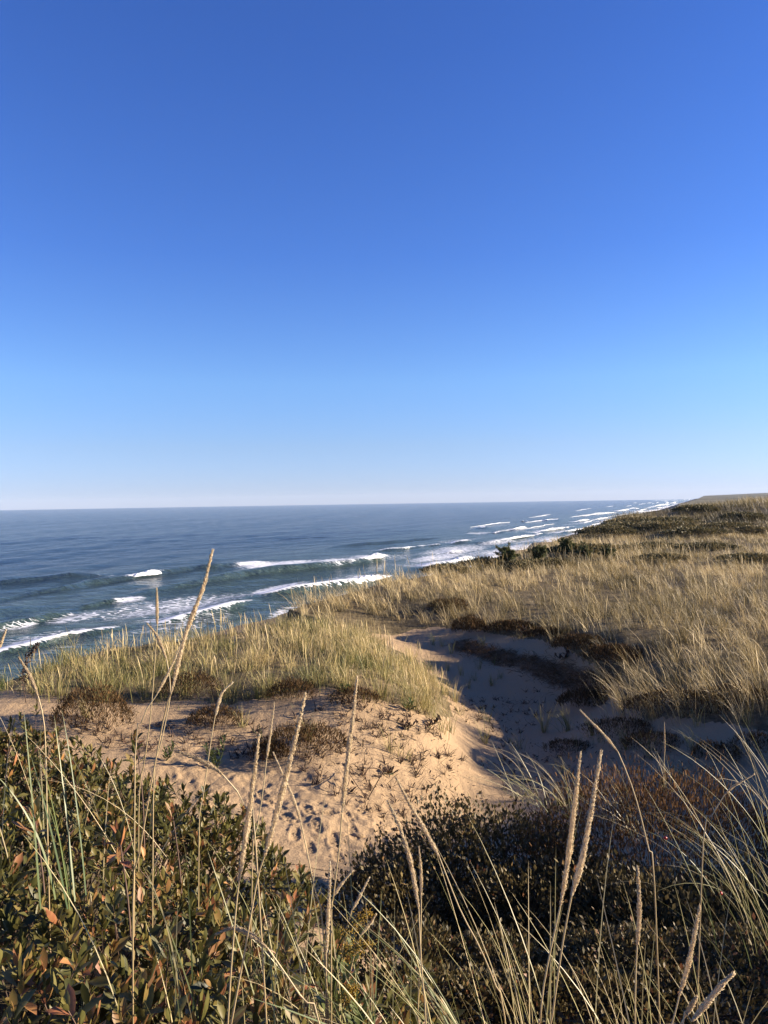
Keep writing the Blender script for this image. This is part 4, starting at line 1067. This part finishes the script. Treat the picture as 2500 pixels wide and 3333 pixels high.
def basep(px, py, d, drop): 
    p = at(px, py, d); return np.array([p[0], p[1], p[2] - drop])
clump(basep(1640, 3333, 1.75, .25), [(34, .62, .30, .5, .0042, (.3, 1), .09), (8, .75, .45, .3, .006, (.1, .5), .06)], 'large clump of long crossing blades at the bottom centre, left of the middle')
clump(basep(1760, 3333, 1.9, .25), [(22, .75, .16, .35, .004, (.4, 1), .08)], 'clump of upright straw blades around the two central seed stalks', azs=1.4)
clump(basep(1330, 3333, 1.8, .2), [(18, .5, .25, .5, .004, (.2, .9), .12)], 'sparse clump of blades at the bottom below the paired left leaning heads', azs=1.2)
clump(basep(1130, 3333, 2.0, .2), [(26, .62, .2, .5, .004, (.3, 1), .09)], 'straw and green clump at the bottom beside the goldenrod', azs=1.5)
clump(basep(930, 3333, 1.9, .2), [(20, .7, .2, .45, .0042, (.2, .9), .12)], 'thin clump of tall blades in front of the bush, right of the big stalks', azs=1.5)
clump(basep(640, 3333, 1.7, .2), [(14, .65, .15, .35, .004, (.2, .8), .14)], 'few tall green and straw blades in front of the bush, left of the big stalks', azs=1.5)
clump(basep(2120, 3333, 1.9, .2), [(22, .55, .22, .4, .0038, (.4, 1), .12)], 'clump of straw blades at the bottom around the single right hand stalk', azs=1.2)
clump(basep(2330, 3333, 2.0, .2), [(18, .5, .3, .6, .0038, (.4, 1), .12)], 'low clump of blades at the bottom right corner near the tilted seed head', azs=1.2)
clump(np.array([*at(2500, 3050, 2.9)[:2], at(2500, 3100, 2.9)[2]]), [(28, .8, .35, .7, .0035, (.3, .95), .14)], 'big arching clump leaning in from the right edge, pale green blades', azs=.35)
clump(np.array([*at(2420, 2900, 3.6)[:2], at(2420, 2960, 3.6)[2]]), [(26, .8, .4, .8, .0035, (.3, .95), .12)], 'arching clump over the red rose hips at right', azs=.35)
clump(np.array([*at(2560, 2760, 3.9)[:2], at(2560, 2800, 3.9)[2]]), [(24, .85, .25, .6, .0036, (.4, 1), .14)], 'upper clump at the right edge, blades curving against the shaded sand', azs=.4)
clump(at(2060, 2730, 5.3), [(34, .6, .3, .8, .0042, (.5, 1), .10)], 'arching clump on the left flank of the rusty heather mound', azs=.4)
clump(at(1850, 2640, 5.3), [(26, .55, .35, .9, .0042, (.5, 1), .10)], 'silvery arching clump between the central stalks above the rose bush', azs=.4)
clump(at(1740, 2620, 5.4), [(34, .6, .5, .8, .0042, (.5, 1), .08)], 'silvery clump sweeping left over the sand from the rose bush top', azs=.35)
clump(at(2160, 2580, 5.7), [(9, .32, .15, .4, .004, (.5, 1), .03)], 'small tuft on top of the rusty heather mound', azs=1.2)
clump(at(240, 2760, 2.2) - np.array([0, 0, .15]), [(9, .55, .15, .3, .006, (0, .35), .06)], 'few broad dark green blades standing in the left bush', azs=1.0)
clump(at(150, 2560, 3.0) - np.array([0, 0, .2]), [(12, .6, .35, .7, .0035, (.5, 1), .2)], 'thin straw blades crossing the bush near the left edge', azs=1.5)
clump(at(430, 2640, 3.0) - np.array([0, 0, .25]), [(14, .7, .25, .6, .0035, (.5, 1), .2)], 'thin straw blades rising around the thin double seed stalk', azs=1.5)

# ------------------------------------------------------------------ stalks with seed heads
LOZ = (np.array([(0, 0, 0), (-.10, .38, 0), (.10, .38, 0), (0, .38, .09), (0, .38, -.09), (0, 1, 0)]), np.array([(0, 2, 3), (0, 3, 1), (0, 1, 4), (0, 4, 2), (5, 3, 2), (5, 1, 3), (5, 4, 1), (5, 2, 4)]))
def stalk(head, stem, d, rad, label, tone=.5, d2=None, tail=.5):
    """head: pixels from tip to base; stem: pixels onwards down; d: distance in metres"""
    hp = np.array([at(a, b, d) for a, b in head])
    d2 = d if d2 is None else d2
    allp = list(head) + list(stem)
    sp = [at(*head[-1], d)] + [at(a, b, d + (d2 - d) * (k + 1) / max(1, len(stem))) for k, (a, b) in enumerate(stem)]
    sp = np.array(sp)
    last = sp[-1] + (sp[-1] - sp[-2]) / np.linalg.norm(sp[-1] - sp[-2]) * .12 if tail else sp[-1]
    base = np.array([last[0], last[1], last[2] - tail]) if tail else last
    gzz = float(gz(base[0], base[1]))
    if tail: base[2] = min(max(gzz - .02, base[2] - .6), last[2] - .05)
    rt = root('seed_stalk', base, label, 'grass stalk', 'dry beach grass stalks with seed heads')
    path = smooth_path(np.vstack([sp, base[None]]) if tail else sp, 24)
    V, F = tube(path, np.linspace(.0013, .0021, 24) * (.8 + .2 * d), 6); a = Acc(); a.add(V, F, np.repeat(np.linspace(.9, .35, 24), 6))
    link('stem', a.mesh('stem', M_stem, base, True), rt)
    hpath = smooth_path(hp[::-1], 30)
    s = np.linspace(0, 1, 30)
    tp_, te_, tb_ = RNG.uniform(.4, .85), RNG.uniform(.55, .95), RNG.uniform(.12, .3)
    prof = lambda s: np.clip(s / tb_, .12, 1) ** .6 * np.clip((1 - s) / tp_, .03, 1) ** te_
    a = Acc()
    V, F = tube(hpath, rad * .55 * prof(s) * (.75 + .35 * vn(s * 9 + rad * 9000, s * 0, 3)), 8); a.add(V, F, tone * .7)
    n = int(500 + 62000 * rad * min(1.6, np.linalg.norm(hp[0] - hp[-1]) / .2))
    q = RNG.uniform(0, .985, n); idx = q * 29; i0 = np.minimum(idx.astype(int), 28); fr = (idx - i0)[:, None]
    c = hpath[i0] * (1 - fr) + hpath[i0 + 1] * fr
    tg = norm(hpath[i0 + 1] - hpath[i0])
    u = norm(np.cross(tg, np.array([.3, .9, .1]))); v = np.cross(tg, u); an = RNG.uniform(0, 6.283, n)
    rd = np.cos(an)[:, None] * u + np.sin(an)[:, None] * v
    worn = .55 + .6 * vn(q * 9 + rad * 9000, q * 0, 3)
    c = c + rd * (rad * .55 * prof(q) * worn)[:, None]
    dr = norm(tg + rd * RNG.uniform(.05, .55, n)[:, None] + RNG.normal(0, .09, (n, 3)))
    V, F = scatter(LOZ[0], LOZ[1], frames(dr, rd), c, rad * RNG.uniform(.55, 1.05, n))
    a.add(V, F, np.repeat(np.clip(RNG.normal(tone, .2, n), 0, 1), 6))
    link('seed_head', a.mesh('seed_head', M_head, base), rt)

stalk([(693,1787),(660,1915),(603,2070),(557,2258)], [(539,2310),(497,2527),(452,2790),(433,2930)], 1.35, .0066, 'tallest seed stalk of all, its tip standing up against the open sea', .5, 1.6)
stalk([(510,1915),(511,1975),(512,2035)], [(504,2150),(490,2330),(470,2480),(452,2620)], 2.6, .0075, 'thin upright stalk with short head just left of the tallest stalk, against the sea', .45, 2.8)
stalk([(478,2028),(512,2072),(542,2145)], [(556,2240),(545,2320),(520,2440),(500,2560)], 2.4, .0075, 'short head tilting left that crosses behind the tallest stalk low on the sea', .45)
stalk([(593,2085),(560,2165),(510,2262)], [(470,2320),(456,2370),(440,2460)], 2.2, .006, 'slim pale head slanting across the tallest stalk below its head', .7)
stalk([(60,2140),(95,2195),(124,2266)], [(140,2330),(147,2400),(150,2527),(152,2600)], 2.3, .0075, 'greyish head drooping to the left over bluff edge at far left', .3)
stalk([(19,2052),(8,2080),(-6,2116)], [(-12,2200),(-20,2350)], 2.2, .007, 'head half cut off by the left edge of the photo, against the surf', .45)
stalk([(757,2222),(722,2258),(700,2333)], [(684,2430),(660,2600),(648,2700)], 2.6, .0072, 'whitish seed head with its tip bent sharply over to the right', .85)
stalk([(893,2286),(884,2360),(868,2470)], [(855,2580),(836,2700),(822,2790)], 2.3, .006, 'thin short stalk standing between the two thick stalks of the centre left', .55)
stalk([(995,2255),(962,2400),(910,2610),(860,2790)], [(836,2870),(800,3080),(753,3333),(745,3420)], 1.25, .0075, 'thick golden seed stalk, the taller of the leaning pair in front of the bush', .55, 1.35)
stalk([(844,2388),(826,2530),(800,2720),(778,2870)], [(768,2960),(752,3160),(742,3333),(740,3420)], 1.3, .0072, 'thick golden stalk, the shorter of the leaning pair before the bush', .5, 1.35)
stalk([(1163,2199),(1148,2340),(1130,2480),(1113,2650)], [(1102,2780),(1085,2920),(1078,3020)], 1.7, .0085, 'tall single stalk standing nearly upright before the sunlit sand', .55, 1.8)
stalk([(573,2446),(640,2470),(690,2495),(725,2522)], [(775,2580),(805,2640),(830,2720)], 1.5, .0068, 'grey shaded head arching over to the left above the bush', .2)
stalk([(889,2448),(920,2520),(955,2600),(980,2680)], [(1005,2800),(1030,2920),(1050,3010)], 1.9, .0058, 'slim head leaning left that crosses the thick taller stalk', .6)
stalk([(1890,2446),(1872,2600),(1850,2790),(1824,2950)], [(1795,3080),(1768,3220),(1758,3333),(1752,3420)], 1.35, .0072, 'left one of the two tall parallel stalks in the right half', .6, 1.4)
stalk([(1957,2442),(1932,2590),(1898,2780),(1860,2920)], [(1835,3050),(1812,3205),(1795,3333),(1785,3420)], 1.3, .0078, 'right one of the two tall parallel stalks in the right half', .7, 1.4)
stalk([(1288,2530),(1330,2610),(1382,2700),(1431,2792)], [(1499,2964),(1560,3080),(1610,3200),(1645,3333)], 1.8, .0072, 'head leaning left in front of the sand path, over the rose bush', .6)
stalk([(1263,2608),(1300,2690),(1335,2800),(1363,2958)], [(1368,3070),(1376,3200),(1386,3333)], 1.6, .0082, 'thick head curving left, below the one that leans over the sand path', .6)
stalk([(1363,2755),(1370,2830),(1371,2925)], [(1370,3020),(1366,3160),(1360,3333)], 1.9, .0058, 'small thin head close behind the thick left curving head', .55)
stalk([(1887,2310),(1925,2350),(1965,2390),(2011,2446)], [(2050,2540),(2079,2632),(2110,2760),(2130,2870)], 2.3, .0062, 'pale head leaning left over the shaded hollow, on a long bent stem', .7)
stalk([(2162,2352),(2163,2400),(2163,2452)], [(2160,2510),(2154,2575),(2150,2600)], 5.6, .010, 'small distant head rising from the top of rusty heather mound', .5, tail=0.0)
stalk([(2075,2820),(2080,2900),(2080,2990),(2074,3080)], [(2070,3160),(2068,3250),(2068,3333)], 1.75, .0082, 'upright blunt head before the dark bush, alone right of the tall pair', .6)
stalk([(2278,2948),(2262,3030),(2240,3140),(2211,3243)], [(2190,3333),(2180,3420)], 1.5, .0072, 'stout head at lower right leaning a little right', .6)
stalk([(2388,3168),(2350,3205),(2300,3265),(2252,3325)], [(2215,3400)], 1.35, .0080, 'head tilted far to the right in the bottom right corner', .65)
stalk([(2267,3246),(2250,3275),(2230,3310)], [(2205,3350),(2190,3420)], 1.6, .0070, 'brownish head mostly below the tilted bottom right head', .3)
stalk([(2456,2520),(2420,2540),(2385,2562),(2358,2588)], [(2335,2625),(2310,2670),(2290,2730)], 2.6, .006, 'brownish head lying far over to the right, near the right edge', .35)
stalk([(1074,2806),(1073,2880),(1068,2990),(1062,3107)], [(1062,3200),(1060,3333)], 1.9, .0082, 'pale ragged upright head beside the golden flowers', .75)
stalk([(1149,2834),(1125,2860),(1104,2888),(1085,2918)], [(1072,3000),(1066,3120),(1064,3333)], 2.0, .006, 'whitish short head leaning right, touching the ragged upright head', .8)
stalk([(1202,2857),(1185,2890),(1165,2930),(1145,2964)], [(1120,3060),(1100,3180),(1080,3333)], 2.0, .006, 'whitish head leaning right just above the golden flowers', .85)
stalk([(1224,2977),(1210,3000),(1192,3022),(1172,3047)], [(1150,3120),(1130,3220),(1110,3333)], 2.0, .0058, 'short whitish head leaning right beside the lower golden flower plume', .85)
stalk([(705,3040),(760,3022),(820,3045),(870,3085)], [(930,3170),(990,3260),(1040,3333)], 1.5, .0068, 'dull grey head arching left low in front of the bush', .2)

# ------------------------------------------------------------------ goldenrod, broad leaved plants, twig
def goldenrod(base, plumes, label, leaves=26, h=.5):
    b = np.asarray(base)
    rt = root('goldenrod', b, label, 'plant')
    for e in plumes:
        e = np.asarray(e); p = smooth_path([b, b * .45 + e * .55 + np.array([-.03, 0, .05]), e], 12)
        V, F = tube(p, np.linspace(.004, .0015, 12), 5); a = Acc(); a.add(V, F, .4)
        link('stem', a.mesh('stem', M_gleaf, b, True), rt)
        n = 420; q = RNG.uniform(.68, 1, n); i = (q * 11); i0 = np.minimum(i.astype(int), 10)
        c = p[i0] + (p[i0 + 1] - p[i0]) * (i - i0)[:, None] + RNG.normal(0, 1, (n, 3)) * (.016 * (1.25 - q))[:, None] * 1.4
        V, F = scatter(LOZ[0] * np.array([2, 1, 2]), LOZ[1], frames(norm(RNG.normal(0, 1, (n, 3)) + np.array([.3, 0, .8])), RNG.normal(0, 1, (n, 3))), c, RNG.uniform(.004, .008, n))
        a = Acc(); a.add(V, F, np.repeat(RNG.uniform(.1, 1, n), 6)); link('flower_plume', a.mesh('flower_plume', M_gold, b), rt, kind='stuff')
    k = np.arange(leaves); t = k / leaves; e = np.asarray(plumes[0])
    pos = b + (e - b) * (t * .75)[:, None]
    d = np.stack([np.cos(k * 2.4), np.sin(k * 2.4), .5 + .3 * t], 1)
    V, F = scatter(LEAF_T[0], LEAF_T[1], frames(norm(d), norm(np.stack([-.3 * np.cos(k * 2.4), -.3 * np.sin(k * 2.4), 1 + 0 * t], 1))), pos, .07 - .03 * t)
    me = leaf_g = make_mesh('leaf', LEAF_T[0], LEAF_T[1], [M_gleaf], {'tint': np.full(len(LEAF_T[0]), .55)}, True)
    Fr = frames(norm(d), norm(np.stack([-.3 * np.cos(k * 2.4), -.3 * np.sin(k * 2.4), 1 + 0 * t], 1)))
    for j in range(leaves):
        o = bpy.data.objects.new('leaf', me); COL.objects.link(o); o.parent = rt
        M4 = np.eye(4); M4[:3, :3] = Fr[j] * (.07 - .03 * t[j]); M4[:3, 3] = pos[j] - b; o.matrix_local = Matrix(M4.tolist())
goldenrod(at(1075, 3320, 2.0), [at(1205, 2968, 2.0), at(1210, 3070, 1.95)], 'goldenrod with two golden flower plumes at the edge of the bush')
goldenrod(at(1180, 3420, 1.9), [at(1160, 3215, 1.9)], 'small yellow green goldenrod at the bottom below the flower plumes', 22)
def leafy(px, py, h, n, label, size, mat, tint, d=None):
    b = ground_at(px, py) if d is None else at(px, py, d)
    rt = root('leafy_plant', b, label, 'plant')
    for s in range(3):
        e = b + np.array([RNG.normal(0, .1), RNG.normal(0, .08), h * (1 - .2 * s)])
        V, F = tube(smooth_path([b, (b + e) / 2 + np.array([.02, 0, 0]), e], 6), np.linspace(.005, .002, 6), 5); a = Acc(); a.add(V, F, .4)
        link('stem', a.mesh('stem', M_gleaf, b), rt)
        me = make_mesh('leaf', LEAF_T[0], LEAF_T[1], [mat], {'tint': np.full(len(LEAF_T[0]), tint + .15 * s)}, True)
        for j in range(n):
            t = .15 + .85 * j / n; an = j * 2.4; dd = np.array([[math.cos(an), math.sin(an), .4 + .5 * t]])
            Fr = frames(norm(dd), np.array([[-.3 * math.cos(an), -.3 * math.sin(an), 1]]))[0]; p = b + (e - b) * t
            o = bpy.data.objects.new('leaf', me); COL.objects.link(o); o.parent = rt
            M4 = np.eye(4); M4[:3, :3] = Fr * size * (1.1 - .4 * t); M4[:3, 3] = p - b; o.matrix_local = Matrix(M4.tolist())
leafy(705, 2505, .34, 22, 'leafy green goldenrod without flowers on sand behind the bush', .085, M_gleaf, .3)
leafy(540, 2480, .22, 16, 'low green plant on sand beside the single upright shoot', .07, M_gleaf, .2)
leafy(850, 2410, .2, 12, 'dark leafy plant on sand left of the heather cushion', .06, M_dry, .3)
leafy(1330, 2318, .16, 7, 'broad pale leaf rosette under the right end of mound', .13, M_gleaf, .6)
leafy(1120, 2262, .14, 8, 'dark drooping leafy plant below the mound centre', .1, M_gleaf, .1)
leafy(1280, 2522, .08, 7, 'dead brown leaf cluster on sunlit sand near the shadow edge', .1, M_dry, .5)
leafy(1400, 2360, .1, 8, 'dead curled leaf cluster on the sunlit sand slope', .1, M_dry, .4)
leafy(1320, 2375, .1, 8, 'dark dead leaf cluster on sunlit sand below the mound', .1, M_dry, .2)
leafy(1700, 2075, .22, 8, 'drooping dark leafy plant on the lit lip of the sand cliff', .16, M_dry, .2)
leafy(1830, 2150, .2, 8, 'dark withered plant on the bare sand step by cliff', .14, M_dry, .2)
# dried dark flower stalk at far left
b = ground_at(85, 2290)
rt = root('dried_flower', b, 'dark dried flower stalk with drooping tip at far left bluff edge', 'plant')
p = smooth_path([b, at(75, 2200, b[1]), at(95, 2130, b[1]), at(125, 2096, b[1])], 14)
V, F = tube(p, np.linspace(.006, .002, 14), 5); a = Acc(); a.add(V, F, .2); link('stem', a.mesh('stem', M_twig, b), rt)
n = 200; q = RNG.uniform(.3, 1, n) * 12.99; i0 = q.astype(int); c = p[i0] + (p[i0 + 1] - p[i0]) * (q - i0)[:, None] + RNG.normal(0, .02, (n, 3))
V, F = scatter(SPIKE_T[0] * np.array([3, 1, 1]), SPIKE_T[1], frames(norm(RNG.normal(0, 1, (n, 3)) + np.array([.5, 0, .2])), RNG.normal(0, 1, (n, 3))), c, RNG.uniform(.03, .06, n))
a = Acc(); a.add(V, F, np.repeat(RNG.uniform(0, .6, n), 5)); link('withered_leaves', a.mesh('withered_leaves', M_dry, b), rt)
# curved dead twig on the path
tw = [(1262,2650),(1230,2632),(1200,2605),(1215,2570),(1240,2520),(1225,2502),(1190,2500),(1155,2494)]
g0 = ground_at(1245, 2640)
P = []
for k, (px, py) in enumerate(tw):
    g = at(px, py, g0[1] + [0, .05, .1, .1, .1, .15, .3, .5][k]); g[2] = max(g[2], float(gz(g[0], g[1])) + .008); P.append(g)
V, F = tube(smooth_path(P, 40), np.linspace(.006, .0035, 40), 5); a = Acc(); a.add(V, F, .1)
V, F = tube(smooth_path([P[2], at(1165, 2560, g0[1] + .15), at(1135, 2515, g0[1] + .3)], 14), np.linspace(.005, .003, 14), 5); a.add(V, F, .1)
link('dead_twig', a.mesh('dead_twig', M_twig, P[0], True), None, tuple(P[0]), label='bare curved forked twig sticking out of the trampled sand', cat='twig')
# sand clods kicked up beside the footprints
for px, py, r, lab in [(1105,2722,.055,'pale rounded sand clod beside the footprints'), (1165,2722,.045,'smaller sand clod right of the pale rounded one, among footprints'), (1290,2700,.03,'little sand clod at the right of footprints')]:
    g = ground_at(px, py); V, F = ball(r, 12, 8, (1.4, 1, .55)); V = V * (1 + .35 * (vn(V[:, :1] * 40, V[:, 1:2] * 40 + V[:, 2:] * 30, 4) - .5))
    me = make_mesh('sand_clod', V, F, [M_ground], {k: np.zeros(len(V)) for k in ('veg', 'soil', 'wet', 'far')}, True)
    link('sand_clod', me, None, tuple(g + (0, 0, r * .1)), label=lab, cat='sand clod')
# dark dead leaves blown over the sand
n = 900
sp_ = np.concatenate([spread(gpoly([(1500,2260),(1750,2230),(1800,2320),(1600,2420),(1480,2330)]), 220), spread(gpoly([(950,2330),(1400,2330),(1500,2480),(1250,2700),(1000,2560)]), 480), spread(gpoly([(1350,2480),(1700,2440),(1800,2560),(1450,2650)]), 110), spread(gpoly([(1650,2380),(2300,2420),(2350,2640),(1900,2600),(1600,2520)]), 420), spread(gpoly([(200,2330),(900,2330),(900,2480),(300,2440)]), 260)])
n = len(sp_); pos = np.stack([sp_[:, 0], sp_[:, 1], gz(sp_[:, 0], sp_[:, 1]) + .008], 1)
d = norm(np.stack([RNG.normal(0, 1, n), RNG.normal(0, 1, n), RNG.normal(.15, .25, n)], 1))
V, F = scatter(LEAF_LO[0], LEAF_LO[1], frames(d, np.stack([RNG.normal(0, .4, n), RNG.normal(0, .4, n), np.ones(n)], 1)), pos, RNG.uniform(.025, .075, n))
a = Acc(); a.add(V, F, np.repeat(RNG.uniform(0, 1, n), len(LEAF_LO[0])))
V, F, T = blades(pos[::2] + RNG.normal(0, .1, (len(pos[::2]), 3)) * np.array([1, 1, 0]), RNG.uniform(.08, .25, len(pos[::2])), RNG.uniform(0, 6.3, len(pos[::2])), RNG.uniform(.7, 1.5, len(pos[::2])), RNG.uniform(-.3, .5, len(pos[::2])), np.full(len(pos[::2]), .005), 3, tint=RNG.uniform(0, 1, len(pos[::2])))
a.add(V, F, T)
sp2 = np.repeat(np.concatenate([sp_[220:700:3], sp_[-230::3], sp_[0:220:6], sp_[720:1000:7]]), 8, 0); m_ = len(sp2)
V, F, T = blades(np.stack([sp2[:, 0] + RNG.normal(0, .012, m_), sp2[:, 1] + RNG.normal(0, .012, m_), gz(sp2[:, 0], sp2[:, 1]) - .01], 1), RNG.uniform(.05, .17, m_), RNG.uniform(0, 6.3, m_), RNG.uniform(.1, 1.1, m_), RNG.uniform(0, .9, m_), RNG.uniform(.005, .014, m_), 4, tint=RNG.uniform(0, 1, m_))
a.add(V, F, T)
link('leaf_litter', a.mesh('leaf_litter', M_dry), kind='stuff')

# ------------------------------------------------------------------ haze
HAZE = 6.5e-5
if HAZE:
    x0, x1, y0, y1, z0, z1 = -4700, 6000, -120, 5200, -6, 60
    V = np.array([(x, y, z) for x in (x0, x1) for y in (y0, y1) for z in (z0, z1)], float)
    F = np.array([(0, 1, 3, 2), (4, 6, 7, 5), (0, 4, 5, 1), (2, 3, 7, 6), (0, 2, 6, 4), (1, 5, 7, 3)])
    m, nt, out = new_mat('haze_air')
    v = nd(nt, 'ShaderNodeVolumePrincipled'); v.inputs['Color'].default_value = (0.72, 0.86, 1.0, 1); v.inputs['Density'].default_value = HAZE
    nt.links.new(v.outputs[0], out.inputs['Volume'])
    link('haze', make_mesh('haze', V, F, [m]), kind='stuff')
